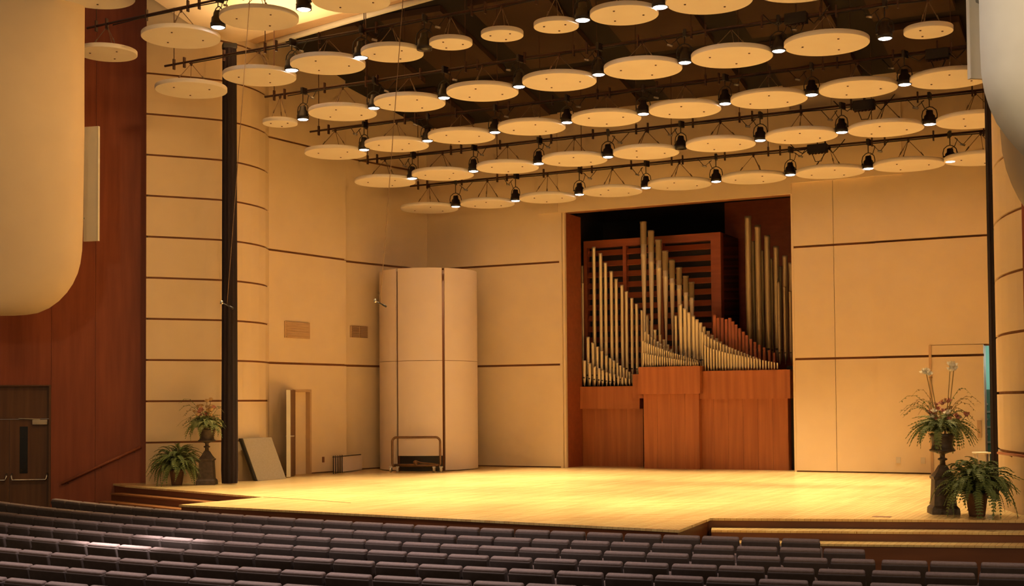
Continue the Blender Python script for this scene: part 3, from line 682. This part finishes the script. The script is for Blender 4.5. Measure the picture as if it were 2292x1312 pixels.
# ================================================================== STAGE CANOPY: battens, discs, spotlights
ROWV = {0: 18.2, 1: 19.3, 2: 20.85, 3: 22.6, 4: 25.0, 5: 26.9, 6: 29.5}
ROWNAME = {0: 'row nearest the seats', 1: 'sixth row from the back wall', 2: 'fifth row from the back wall', 3: 'fourth row from the back wall', 4: 'third row from the back wall', 5: 'second row from the back wall', 6: 'row nearest the back wall'}
PIPES = {1: [(195,63),(458,0)], 2: [(369,148),(951,34)], 3: [(593,217),(1260,113)], 4: [(694,295),(1527,183)], 5: [(804,360),(1796,244)], 6: [(918,417),(1787,333)]}
PLINE = {}
for r_, (a, b) in PIPES.items():
    v = ROWV[r_]; (u0, z0), (u1, z1) = on_v(*a, v), on_v(*b, v); PLINE[r_] = (u0, z0, (z1-z0)/(u1-u0))
PLINE[0] = (on_v(60,-40,18.2)[0]-1, on_v(100,-60,18.2)[1], 0.0)
def pipe_z(r_, u): u0, z0, k_ = PLINE[r_]; return z0 + (u-u0)*k_*0.6

def cable(m, p, q, r=0.007): m.tube([p, q], r, 4, False)
DISCS = {
 0: [(213,-5,178)],
 1: [(240,122,135),(405,86,177),(580,44,180),(786,4,178)],
 2: [(428,203,160),(581,174,165),(734,147,172),(878,122,144),(1009,100,98),(1124,81,99),(1245,61,102),(1397,35,157),(1587,4,201),(1790,-24,205)],
 3: [(627,278,78),(767,255,155),(917,233,163),(1080,209,165),(1252,185,172),(1439,157,180),(1638,130,186),(1850,101,193),(2078,73,109)],
 4: [(751,345,142),(888,327,147),(1033,308,153),(1190,288,157),(1357,268,160),(1533,248,166),(1721,225,173),(1921,201,177),(2128,179,182)],
 5: [(862,409,138),(991,393,141),(1136,377,144),(1286,360,150),(1446,344,152),(1613,326,157),(1794,307,162),(1983,291,168),(2184,272,174)],
 6: [(961,469,132),(1091,458,125),(1226,446,131),(1371,431,136),(1521,415,146),(1687,401,145),(1858,388,152),(2034,372,158),(2196,358,162)]}
def disc_meshes(R0):
    m = MB(); t = 0.085
    m.lathe([(R0-0.006,0),(R0,0.008),(R0,t-0.008),(R0-0.006,t)], 48); m.v = m.v
    me = m.mesh('disc_board'); me.materials.append(M['disc'])
    b = MB(); b.lathe([(0.017,-0.012),(0.02,0.0)], 8); bme = b.mesh('bolt'); bme.materials.append(M['pipe'])
    return me, bme
CACHE = {}
SIZES = [(0.62, 'small'), (1.0, 'medium'), (2, 'large')]
for r_, lst in DISCS.items():
    v = ROWV[r_]; n = len(lst)
    for i, (px, py, w) in enumerate(lst):
        u, z = on_v(px, py, v); P = S(u, v, z)
        D = w*P.y/F*0.985; D = round(D/0.03)*0.03
        if D not in CACHE: CACHE[D] = disc_meshes(D/2)
        me, bme = CACHE[D]
        size = 'small ' if D < 1.0 else ''
        side = ORD[i+1] + ' from the left in the ' + ROWNAME[r_]
        o = tag(empty('acoustic_disc', P, ROTS + R(random.uniform(0, 119))), size + 'cream ceiling disc, ' + side, 'ceiling disc', 'round cream discs hanging over the stage')
        link('board', me, o)
        up = pipe_z(r_, u) - z; up = max(up, 0.35)
        ring_z = max(0.25, min(up - 0.05, 0.62 + 0.1*(D > 1.3)))
        for j in range(3):
            a = 2*math.pi*j/3 + R(90)
            q = Vector((D*0.28*math.cos(a), D*0.28*math.sin(a), 0))
            link('bolt', bme, o, q)
            m = MB(); cable(m, q + Vector((0,0,0.085)), Vector((0,0,ring_z))); m.tube([q.lerp(Vector((0,0,ring_z)),0.28)+Vector((0,0,0.06)), q.lerp(Vector((0,0,ring_z)),0.40)+Vector((0,0,0.06))], 0.014, 5); m.build('cable', 'cable', o)
        m = MB(); m.lathe([(0.012,-0.05),(0.03,-0.01),(0.03,0.02),(0.012,0.04)], 6, (0,0,ring_z)); m.tube([(0,0,ring_z),(0,0,up)], 0.008, 4); m.build('hanger', 'pipe', o)

for r_ in range(1, 7):
    v = ROWV[r_]; u0 = PLINE[r_][0]; u1 = -3.0
    P = S(u0, v, pipe_z(r_, u0)); L = u1-u0; dzz = pipe_z(r_, u1)-pipe_z(r_, u0)
    o = tag(empty('lighting_batten', P, ROTS), 'long dark lighting pipe over the ' + ROWNAME[r_].replace('row', 'disc row'), 'lighting pipe', 'lighting battens over the stage')
    m = MB(); m.tube([(0,0,0),(L,0,dzz)], 0.024, 8); m.build('pipe', 'pipe', o)
    m = MB(); pts = [(L*t/24, -0.01+0.02*math.sin(t*1.7), dzz*t/24-0.035-0.015*abs(math.sin(t*1.3+r_))) for t in range(1,25)]; m.tube(pts, 0.012, 5); m.build('power_cable', 'can', o)
    t = 0.25; jj = 0
    while t < L-0.3:
        m = MB(); m.box(t-0.014, t+0.014, -0.03, 0.03, dzz*t/L-0.11, dzz*t/L+0.11); m.build('clamp', 'pipe', o)
        if jj % 3 == 0:
            h_ = zdeck(v) - P.z - dzz*t/L
            m = MB(); m.tube([(t,0,dzz*t/L),(t,0,h_)], 0.009, 4, False); m.build('suspension_rod', 'pipe', o)
        t += 1.05 if jj % 3 else 0.28; jj += 1
    

# spotlight prototype meshes
def can_meshes():
    m = MB(); m.lathe([(0.045,0.34),(0.075,0.33),(0.085,0.24),(0.125,0.20),(0.135,0.10),(0.15,0.085),(0.15,0.0),(0.135,0.0),(0.13,0.05)], 16, capb=False, capt=True)
    # profile runs top->bottom so flip faces outward
    m.f = [f[::-1] for f in m.f]
    body = m.mesh('can_body'); body.materials.append(M['can'])
    m = MB(); m.lathe([(0.132,0.012),(0.11,-0.004),(0.06,-0.014),(0.012,-0.018)], 16); m.f = [f[::-1] for f in m.f]; lens = m.mesh('lens'); lens.materials.append(M['lens'])
    m = MB(); pts = [(-0.165,0,0.12),(-0.175,0,0.22),(-0.15,0,0.33),(-0.07,0,0.40),(0,0,0.42),(0.07,0,0.40),(0.15,0,0.33),(0.175,0,0.22),(0.165,0,0.12)]
    m.tube(pts, 0.012, 5); m.tube([(-0.18,0,0.13),(-0.12,0,0.13)], 0.025, 6); m.tube([(0.18,0,0.13),(0.12,0,0.13)], 0.025, 6); yoke = m.mesh('yoke'); yoke.materials.append(M['can'])
    return body, lens, yoke
BODY, LENS, YOKE = can_meshes()
UNLIT = M['glass']
SPOTS = {1: [(488,62),(680,22)], 2: [(653,158),(808,130),(950,112,0),(1304,46),(1478,17)],
 3: [(678,268),(837,243),(994,220),(1162,195),(1340,168),(1533,141),(1743,115),(1981,87)],
 4: [(815,336),(957,316),(1108,297),(1269,275),(1440,256),(1623,233),(1817,213),(2025,190)],
 5: [(923,400),(1060,384),(1206,367),(1361,352),(1524,334,0),(1702,315),(1884,297),(2081,279)],
 6: [(1020,463),(1154,450),(1297,436),(1446,421),(1603,407),(1769,392),(1944,378),(2127,362)]}
SCALE_CAN = 0.86
for r_, lst in SPOTS.items():
    v = ROWV[r_]
    for i, s_ in enumerate(lst):
        lit = len(s_) < 3
        u, z = on_v(s_[0], s_[1], v-0.1); P = S(u, v-0.1, z)
        o = tag(empty('stage_spotlight', P, ROTS + R(random.uniform(-25, 25))), ('black' if lit else 'unlit black') + ' spotlight, ' + ORD[i+1] + ' from the left, by the ' + ROWNAME[r_].replace('row','disc row'), 'spotlight', 'black can spotlights between the discs')
        k_ = SCALE_CAN * (1.12 if r_ in (1, 2) else 1.0)
        for nm, me in (('can', BODY), ('lens', LENS), ('yoke', YOKE)):
            c = link(nm, me, o); c.scale = (k_, k_, k_)
            if nm == 'lens' and not lit:
                me2 = me.copy(); me2.materials.clear(); me2.materials.append(UNLIT); c.data = me2
        up = max(pipe_z(r_, u) - z, 0.5)
        m = MB(); m.tube([(0,0,0.42*k_),(0,0.0,up-0.06)], 0.011, 5); m.rbox(-0.03,0.03,-0.05,0.12,up-0.09,up+0.05,0.008,1); m.build('clamp_stem', 'can', o)
        sd = random.choice((-1, 1)); ln_ = random.uniform(0.12, 0.30)
        pts = [(0.02*sd,0,0.34*k_), (0.10*sd,0.02,0.40*k_), (0.16*sd,0.0,(0.42*k_+up)/2), (0.10*sd,0,up-0.10), (0.22*sd+0.05*sd,0,up-0.16-ln_*0.4), ((0.34+ln_*0.5)*sd,0,up-0.04)]
        m = MB(); m.tube(pts, 0.008, 5); m.build('cord', 'can', o)
        m = MB(); q = Vector(pts[4]); m.tube([q+Vector((-0.05,0,0.02)), q+Vector((0.05,0,-0.01))], 0.022, 6); m.build('connector', 'steel', o)
        if lit:
            tilt = (random.uniform(-0.35,0.35), {1:-0.5,2:-0.8,3:-0.9,4:-0.7,5:-0.4,6:-0.3}[r_] + random.uniform(-0.2,0.2))
            if r_ == 6 and i < 2: tilt = (0.9, -0.8)
            if r_ == 5 and i < 2: tilt = (0.5, -0.6)
            l = spot_light('beam', (0,0,-0.03), (tilt[0],tilt[1],-3.0), PAR_POWER, 54, 0.8, WARM, 0.09, o)
# junction boxes on the battens
for k_, (r_, px, py, wd, label) in enumerate(((5,1934,236,48,'black power box under the second lighting pipe, right side'),(6,1830,333,44,'black power box under the lighting pipe nearest the back wall'),(3,1782,42,50,'dark power box high between two large discs'),(4,2098,122,50,'dark power box near the grey-white rounded panel'))):
    v = ROWV[r_]-0.12; u, z = on_v(px, py, v); P = S(u, v, z); w_ = wd*P.y/F/2
    o = tag(empty('power_box', P, ROTS), label, 'power box')
    m = MB(); m.rbox(-w_, w_, -0.09, 0.09, -0.10, 0.10, 0.012, 1); m.build('housing', 'black', o)
    for q in range(6):
        x = -w_*0.8 + w_*1.6*q/5; m = MB(); m.lathe([(0.02,-0.13),(0.026,-0.10)], 6, (x,-0.03,0)); m.build('socket', 'pipe', o)
    for sgn in (-1, 1):
        m = MB(); m.tube([(sgn*w_,0,0),(sgn*(w_+0.12),0,-0.08-0.05*(sgn>0)),(sgn*(w_+0.28),0,0.02),(sgn*(w_+0.40),0,0.16)], 0.011, 5); m.build('cord', 'can', o)
    m = MB(); m.tube([(-w_*0.5,-0.03,-0.13),(-w_*0.2,-0.05,-0.30),(w_*0.4,-0.05,-0.30),(w_*0.7,-0.03,-0.13)], 0.009, 5); m.build('loop_cord', 'can', o)
    m = MB(); m.tube([(0,0,0.1),(0,0,0.26)], 0.015, 5); m.build('hook', 'pipe', o)

# hanging microphones
for (x0,y0,x1,y1,y_,label) in ((560,0,508,684,24.5,'thin hanging microphone on long cable before the left curtain'),(903,0,851,680,25.0,'thin hanging microphone on long cable before the rounded shell')):
    a = on_y(x0,y0-15,y_-2.0); b = on_y(x1,y1,y_)
    o = tag(empty('hanging_microphone', b), label, 'microphone')
    m = MB(); m.tube([Vector((0,0,0)), (a-b)*0.5+Vector((0,0,-0.06)), a-b], 0.007, 5); m.build('cable', 'cable', o)
    m = MB(); m.tube([(-0.10,-0.05,0.05),(0.05,0.0,-0.02)], 0.012, 6); m.tube([(0.05,0,-0.02),(0.12,0.02,-0.06)], 0.02, 6); m.build('boom', 'black', o)
    m = MB(); m.lathe([(0.012,-0.03),(0.03,-0.02),(0.03,0.03),(0.012,0.04)], 8, (-0.09,-0.05,0.05)); m.build('capsule', 'steel', o)

# ================================================================== THINGS ON STAGE
# rounded acoustic shell tower
C_ = Vector((-2.22, 34.45, 0)); RS = 1.30; HS = 5.22
sh = tag(empty('acoustic_shell', C_, 0.0), 'tall rounded beige acoustic shell standing in the stage corner', 'shell tower')
def arc_at(px):   # angle on the cylinder seen at a pixel column
    dd = ray(px, 900); t = dd.x/dd.y
    best = None
    for i in range(0, 1801):
        a = math.pi + math.pi*i/1800
        x, y = C_.x+RS*math.cos(a), C_.y+RS*math.sin(a)
        e = abs(x/y - t)
        if (best is None or e < best[0]): best = (e, a)
    return best[1]
zs_ = on_y(960,808,33.4).z; zo = on_y(940,1020,33.4).z
angs = [(math.pi+0.02-0.25, arc_at(886.5)), (arc_at(891), arc_at(990.5)), (arc_at(996.5), 2*math.pi+0.25)]
def curved(a0, a1, z0, z1, n=14):
    m = MB(); m.lathe([(RS,z0),(RS,z1)], n, a0=a0, a1=a1); m.lathe([(RS-0.05,z1),(RS-0.05,z0)], n, a0=a0, a1=a1)
    P = lambda r, a, z: (r*math.cos(a), r*math.sin(a), z)
    for j in range(n):
        b0, b1 = a0+(a1-a0)*j/n, a0+(a1-a0)*(j+1)/n
        for z in (z0, z1):
            m.add([P(RS,b0,z), P(RS,b1,z), P(RS-0.05,b1,z), P(RS-0.05,b0,z)], [(0,1,2,3) if z == z1 else (3,2,1,0)])
    for a in (a0, a1): m.add([P(RS,a,z0), P(RS,a,z1), P(RS-0.05,a,z1), P(RS-0.05,a,z0)], [(0,1,2,3)])
    return m
for i, (a0, a1) in enumerate(angs):
    curved(a0, a1, zo if i == 1 else 0.02, zs_-0.006).build('curved_panel', 'shell', sh); curved(a0, a1, zs_+0.006, HS).build('curved_panel', 'shell', sh)
m = MB(); m.lathe([(RS-0.09,0.0),(RS-0.09,HS-0.06)], 40); m.build('core', 'groove', sh)
m = MB(); m.lathe([(RS-0.08,0.002),(RS-0.08,zo-0.002)], 10, a0=arc_at(890), a1=arc_at(992)); m.build('base_opening', 'black', sh)

# tubular trolley in front of the shell
pa, pb = on_z(874,1057,0), on_z(990,1057,0)
ct = (pa+pb)/2; ex = (pb-pa); wT = ex.length/2
tr_ = tag(empty('shell_trolley', ct, math.atan2(ex.y, ex.x)), 'bronze tube trolley frame on castors before the rounded shell', 'trolley')
hT = on_y(925,979,ct.y).z
pts = []
for i in range(7): a = math.pi - math.pi/2*i/6; pts.append((-wT+0.05+0.12+0.12*math.cos(a), 0, hT-0.12+0.12*math.sin(a)))
pts2 = [(-p[0], 0, p[2]) for p in pts[::-1]]
m = MB(); m.tube([(-wT+0.08,-0.02,0.13),(-wT+0.05,0,0.22)] + pts + pts2 + [(wT-0.05,0,0.22),(wT-0.08,-0.02,0.13)], 0.03, 8); m.build('tube_frame', 'copper', tr_)
m = MB(); m.tube([(-wT+0.10,0,0.17),(wT-0.10,0,0.17)], 0.04, 8); m.build('cross_bar', 'copper', tr_)
m = MB(); m.tube([(-0.06,-0.05,0.22),(0.02,-0.08,0.28),(0.12,-0.05,0.24),(0.5,0,0.2)], 0.02, 6); m.lathe([(0.02,-0.06),(0.07,-0.03),(0.07,0.03),(0.02,0.06)], 8, (0,-0.06,0.24)); m.build('winch', 'copper', tr_)
for x in (-wT+0.02, -wT+0.2, wT-0.2, wT-0.02):
    m = MB(); m.tube([(x-0.025,-0.06,0.065),(x+0.025,-0.06,0.065)], 0.065, 10); m.rbox(x-0.045,x+0.045,-0.09,0.0,0.11,0.15,0.01,1); m.build('castor', 'steel', tr_)

# leaning grey panel
a = on_z(577,1077,0); b = on_z(640,1072,0); ex = (b-a).length
lp = tag(empty('leaning_panel', (a+b)/2, math.atan2((b-a).y,(b-a).x)), 'grey felt panel leaning against the left tower wall', 'panel')
th = on_y(575,981,a.y+0.3).z
m = MB(); sx = -0.19; ty = 0.28; x0, x1 = -ex/2, ex/2
for nm, mt_, y0, y1, e_ in (('felt_face','panelgrey',-0.005,0.02,0.0),('backing','black',0.02,0.10,0.02)):
    m = MB()
    vs = []
    for y in (y0, y1):
        for x, z in ((x0,0),(x1,0),(x1-0.0,1),(x0,1)):
            vs.append((x + sx*z - e_*2*(x<0), y + ty*z, z*th + 0.004))
    m.add(vs, [(0,1,2,3),(7,6,5,4),(0,4,5,1),(1,5,6,2),(2,6,7,3),(3,7,4,0)]); m.build(nm, mt_, lp)

# low stack of folded riser panels
a = on_z(746,1061,0); b = on_z(812,1053,0)
rs = tag(empty('folded_riser_stack', (a+b)/2, math.atan2((b-a).y,(b-a).x)), 'low stack of beige folded panels with dark legs by left wall', 'riser stack')
ex = (b-a).length; hh = on_y(780,1023,a.y+0.3).z
for i in range(4):
    m = MB(); m.box(-ex/2+ex*0.34+0.02*i, ex/2, 0.02+0.075*i, 0.07+0.075*i, 0.02, hh); m.build('panel', 'shell', rs)
for i in range(5):
    m = MB(); x = -ex/2+0.01+ex*0.083*i; m.tube([(x,0.0+0.01*i,0.0),(x,0.0+0.01*i,hh+0.04)], 0.014, 6); m.tube([(x,0.01*i,hh),(x+0.06,0.03,hh)], 0.012, 6); m.build('leg', 'iron', rs)
m = MB(); m.tube([(-ex/2,0.01,hh+0.01),(ex/2-0.1,0.01,hh+0.01)], 0.014, 6); m.build('top_bar', 'iron', rs)

# urns, flowers and ferns ------------------------------------------------
def frond_mesh(L, droop, up, wid, pairs, mt, name):
    """one arching fern frond: rachis with paired leaflets, grows along +X"""
    m = MB(); pts = []
    for i in range(pairs+1):
        t = i/pairs; pts.append(Vector((L*(t*0.95), 0, up*math.sin(t*2.0)*L - droop*L*t*t)))
    m.tube(pts, 0.004, 3, False)
    for i in range(1, pairs+1):
        t = i/pairs; p = pts[i]; tg = (pts[i]-pts[i-1]).normalized(); l = wid*math.sin(math.pi*min(1, 0.12+t*0.86))**0.7*1.35
        for sgn in (-1, 1):
            side = Vector((0.35, sgn, -0.25)).normalized(); w_ = L/pairs*0.95
            q = p + side*l
            m.add([p-tg*w_*0.4, p+tg*w_*0.5, q+tg*w_*0.1, (p+q)/2-tg*w_*0.4+Vector((0,0,0.01))], [(0,1,2,3)])
    me = m.mesh(name); me.materials.append(M[mt]); return me
FR = [frond_mesh(0.60, 0.62, 0.62, 0.055, 22, 'fern', 'frond'), frond_mesh(0.55, 0.30, 0.75, 0.055, 20, 'fern', 'frond'), frond_mesh(0.56, 0.90, 0.58, 0.06, 22, 'fern', 'frond'), frond_mesh(0.48, 0.2, 0.9, 0.055, 18, 'fern', 'frond')]
FL = [frond_mesh(0.38, 0.70, 0.5, 0.055, 14, 'fernlight', 'frond'), frond_mesh(0.34, 0.40, 0.7, 0.055, 13, 'fernlight', 'frond'), frond_mesh(0.40, 0.95, 0.45, 0.055, 14, 'fern', 'frond')]
def add_fronds(o, meshes, n, z, smin, smax, r0=0.05, seed=1):
    rnd = random.Random(seed)
    for i in range(n):
        f = link('frond', rnd.choice(meshes), o)
        a = 2*math.pi*(i/n)*5.03 + rnd.uniform(-0.3, 0.3)
        f.location = (r0*math.cos(a), r0*math.sin(a), z)
        f.rotation_euler = (rnd.uniform(-0.3,0.3), rnd.uniform(-0.8,0.5), a); s_ = rnd.uniform(smin, smax); f.scale = (s_, s_, s_)
def fern(loc, label, s_, seed):
    o = tag(empty('potted_fern', loc), label, 'potted fern')
    m = MB(); m.lathe([(0.105,0),(0.115,0.03),(0.15,0.28),(0.165,0.285),(0.165,0.34),(0.145,0.34),(0.14,0.30)], 20, capt=True); p = m.build('pot', 'terracotta', o); p.scale = (s_, s_, s_)
    m = MB(); m.lathe([(0.01,0.315),(0.143,0.315)], 16, capb=False, capt=False); p = m.build('soil', 'carpet', o); p.scale = (s_, s_, s_)
    add_fronds(o, FR, 170, 0.32*s_, 0.70*s_, 1.12*s_, 0.05, seed)
    return o
fern(on_z(2187,1156,0), 'large green fern in a brown pot at the right stage edge', 1.02, 3)
fern(on_z(396,1086,0), 'green fern in a brown pot beside the left flower urn', 1.0, 5)
def square_frustum(m, rings):
    o = len(m.v)
    for h, z in rings: m.v += [(-h,-h,z),(h,-h,z),(h,h,z),(-h,h,z)]
    for i in range(len(rings)-1):
        for j in range(4): m.f.append([o+i*4+j, o+i*4+(j+1)%4, o+(i+1)*4+(j+1)%4, o+(i+1)*4+j]); m.sm.append(False)
    m.f.append([o,o+3,o+2,o+1]); m.sm.append(False); k = o+(len(rings)-1)*4; m.f.append([k,k+1,k+2,k+3]); m.sm.append(False)
def urn(loc, label, rz):
    o = tag(empty('urn_pedestal', loc, rz), label, 'urn')
    m = MB(); square_frustum(m, [(0.205,0),(0.205,0.04),(0.20,0.09),(0.17,0.125),(0.165,0.13)]); m.build('base', 'iron', o)
    m = MB(); square_frustum(m, [(0.165,0.13),(0.145,0.52),(0.165,0.53),(0.168,0.565),(0.15,0.57)]); m.build('shaft', 'iron', o)
    m = MB(); square_frustum(m, [(0.15,0.57),(0.10,0.64),(0.06,0.72),(0.045,0.74)]); m.build('cap', 'iron', o)
    m = MB(); m.lathe([(0.045,0.74),(0.038,0.80),(0.07,0.815),(0.07,0.835),(0.035,0.85),(0.04,0.90),(0.10,0.925),(0.185,0.945),(0.195,0.965),(0.16,0.985),(0.15,1.05),(0.165,1.16),(0.19,1.20),(0.17,1.21)], 20); m.build('urn_bowl', 'iron', o)
    return o
def blossom(m, c, r, n=9, seed=0):
    rnd = random.Random(seed)
    for i in range(n):
        a = 2*math.pi*i/n; e = rnd.uniform(0.2, 1.3)
        d1 = Vector((math.cos(a)*math.cos(e), math.sin(a)*math.cos(e), math.sin(e))); t = d1.orthogonal().normalized()
        m.add([c, c+d1*r*0.6+t*r*0.35, c+d1*r, c+d1*r*0.6-t*r*0.35], [(0,1,2,3)])
    m.lathe([(r*0.15,-r*0.3),(r*0.42,-r*0.1),(r*0.45,r*0.15),(r*0.2,r*0.4)], 8, c)
def flowers(loc, label, tall, sprigs, seed, light):
    rnd = random.Random(seed); o = tag(empty('flower_arrangement', loc), label, 'flowers')
    add_fronds(o, FL if light else [FL[0], FL[2], FL[2], FL[2]], 80, 0.06, 0.75, 1.05, 0.10, seed)
    add_fronds(o, FL, 30, 0.16, 0.6, 0.9, 0.05, seed+1)
    for (dx, dy, h, r, mt_) in tall:
        m = MB(); b0 = Vector((dx*0.25, dy*0.25, 0.0)); t0 = Vector((dx, dy, h)); m.tube([b0, b0.lerp(t0,0.5)+Vector((0.01,0,0.0)), t0], 0.007, 5)
        st = m.build('stem', 'stem', o)
        m = MB(); 
        if mt_ == 'bloom_white': 
            for q in range(5): blossom(m, t0+Vector((rnd.uniform(-r,r)*0.45, rnd.uniform(-r,r)*0.45, rnd.uniform(-0.3,0.5)*r)), r*0.75, 11, q+seed)
        else: blossom(m, t0, r, 9, seed)
        m.build('bloom', mt_, st)
    for k in range(22):
        a = rnd.uniform(0, 2*math.pi); rr = rnd.uniform(0.06, 0.22); c = Vector((math.cos(a)*rr, math.sin(a)*rr-0.06, rnd.uniform(0.22, 0.52)))
        m = MB(); blossom(m, c, rnd.uniform(0.045, 0.085), 9, k); m.build('blossom', rnd.choice(['bloom_pink','bloom_pink','bloom_white','bloom_tan'] if not light else ['bloom_pink','bloom_tan','bloom_tan']), o)
    for k in range(sprigs):
        a = math.pi + rnd.uniform(-0.6, 0.6) if k < sprigs*0.55 else rnd.uniform(-0.7, 0.9)
        l = rnd.uniform(0.45, 0.72); hgt = rnd.uniform(-0.15, 0.5)
        pts = [Vector((0,0,0.1)) + Vector((math.cos(a)*l*t, math.sin(a)*l*t*0.6, 0.55*math.sin(t*2.4)*(0.5+hgt) + (hgt-0.25)*t*t*0.6)) for t in (0,0.2,0.4,0.6,0.8,1.0)]
        m = MB(); m.tube(pts, [0.005,0.0045,0.004,0.0035,0.003,0.002], 4)
        for i in range(2, 6):
            for q in range(3):
                p = pts[i-1].lerp(pts[i], q/3); d_ = Vector((rnd.uniform(-1,1), rnd.uniform(-1,1), rnd.uniform(-0.9,0.4))).normalized()*0.035
                m.add([p, p+d_*0.5+Vector((0.008,0,0.006)), p+d_, p+d_*0.5-Vector((0.008,0,0.006))], [(0,1,2,3)])
        m.build('sprig', 'stem' if k % 2 else 'fern', o)
    return o
ur_ = on_z(2112,1150,0)
urn(ur_, 'dark cast pedestal urn at the right front of the stage', ROTS+R(20))
flowers(ur_+Vector((0,0,1.19)), 'mixed flowers with two white blooms in the right urn', [(-0.22,0.0,0.93,0.095,'bloom_white'),(-0.14,0.05,0.86,0.04,'bloom_tan'),(0.20,0.0,1.02,0.10,'bloom_white'),(0.15,0.03,0.98,0.05,'bloom_white'),(0.36,-0.05,0.30,0.07,'bloom_pink')], 20, 11, False)
ul_ = on_z(463,1085,0)
urn(ul_, 'dark cast pedestal urn at the left front of the stage', ROTS+R(30))
flowers(ul_+Vector((-0.02,0,1.19)), 'light green foliage with dry tan flowers in the left urn', [(0.02,0,0.62,0.07,'bloom_tan'),(-0.10,0.03,0.52,0.06,'bloom_tan'),(-0.26,0.0,0.40,0.05,'bloom_tan'),(0.10,0.02,0.66,0.06,'bloom_tan')], 14, 21, True)

# small pale table edge behind the right fern
p = on_z(2196,1100,0); zt = on_y(2196,1012,p.y).z
tb = tag(empty('side_stand', p), 'small pale-topped stand behind the right fern', 'stand')
m = MB(); m.rbox(-0.12,0.16,-0.12,0.12,zt-0.03,zt,0.008,1); m.build('top', 'white', tb)
for sx_ in (-0.09,0.13):
    for sy_ in (-0.09,0.09):
        m = MB(); m.tube([(sx_,sy_,0),(sx_,sy_,zt-0.03)], 0.012, 6); m.build('leg', 'outlet', tb)

# ================================================================== SEATS
CX, CY = 12.5, 41.5
RADII = [27.39,28.35,29.25,30.12,31.0,31.92,32.75,33.55,34.35]
ENDS = [(-51.97, 1844), (-53.23, 1942), (-54.79, 1942), (-56.48, 1942), (-58.12, 1937), (-59.75, 1935), (-61.35, 1930), (-62.95, 1925), (-64.5, 1920)]
def seat_parts():
    P_ = []
    tilt = Matrix.Translation((0, -0.20, 0.44)) @ Matrix.Rotation(R(-10), 4, 'X').inverted() 
    tilt = Matrix.Translation((0, -0.20, 0.44)) @ Matrix.Rotation(R(11), 4, 'X')
    m = MB(); m.rbox(-0.233,0.233,-0.045,0.045,0.02,0.515,0.022,3,tilt); P_.append(('backrest', m, 'seatfab'))
    m = MB(); m.rbox(-0.2375,0.2375,-0.056,0.022,-0.06,0.488,0.014,2,tilt); P_.append(('back_shell', m, 'seatshell'))
    fold = Matrix.Translation((0, -0.06, 0.42)) @ Matrix.Rotation(R(72), 4, 'X')
    m = MB(); m.rbox(-0.225,0.225,0.0,0.42,-0.055,0.055,0.035,3,fold); P_.append(('seat', m, 'seatfab'))
    for sx_ in (-1, 1):
        m = MB(); m.rbox(sx_*0.25-0.022, sx_*0.25+0.022, -0.16, 0.24, 0.60, 0.64, 0.012, 2); P_.append(('armrest', m, 'seatshell'))
        m = MB(); m.rbox(sx_*0.25-0.014, sx_*0.25+0.014, -0.15, 0.02, 0.0, 0.60, 0.006, 1); P_.append(('stanchion', m, 'seatshell'))
    out = []
    for nm, m, mt_ in P_:
        me = m.mesh(nm); me.materials.append(M[mt_]); out.append((nm, me))
    return out
SEAT = seat_parts()
def add_seat(s_, rad, label, rnd, wid=0.5):
    t = s_/rad
    p = Vector((CX+rad*math.cos(t), CY+rad*math.sin(t), FLOORZ))
    px, py = project(p+Vector((0,0,0.95)))
    if px < -70 or px > 2400 or py > 1352: return 0
    dx, dy = CX-p.x, CY-p.y
    o = tag(empty('auditorium_seat', p, math.atan2(-dx, dy) + R(rnd.uniform(-1.2,1.2))), label, 'seat', 'dark upholstered auditorium seats')
    o.scale = (wid/0.5, 1, 1)
    for nm, me in SEAT: link(nm, me, o)
    return 1
rnd = random.Random(3); NSEAT = 0
for ri, rad in enumerate(RADII):
    s_ = ENDS[ri][0]; i = 0
    while i < 60:
        pitch = (0.468 + 0.0043*i) if ri < 5 else (0.49 + 0.0043*i)
        c = s_ - pitch/2; s_ -= pitch; i += 1
        pl_ = project((CX+rad*math.cos(c/rad), CY+rad*math.sin(c/rad), 0.1))[0]
        if ri == 0 and pl_ < 170: break
        if ri == 1 and pl_ < 8: break
        NSEAT += add_seat(c, rad, 'dark seat, ' + nth(i) + ' left of the aisle gap in the ' + nth(ri+1) + ' row from the stage', rnd, pitch)
    if ri >= 2:
        s_ = ENDS[ri][0] + 0.035
        for i in range(1, 9):
            c = s_ + 0.475/2; s_ += 0.475
            NSEAT += add_seat(c, rad, 'dark seat, ' + nth(i) + ' right of the aisle gap in the ' + nth(ri+1) + ' row from the stage', rnd, 0.475)
print('SEATS', NSEAT, 'OBJECTS', len(bpy.data.objects))
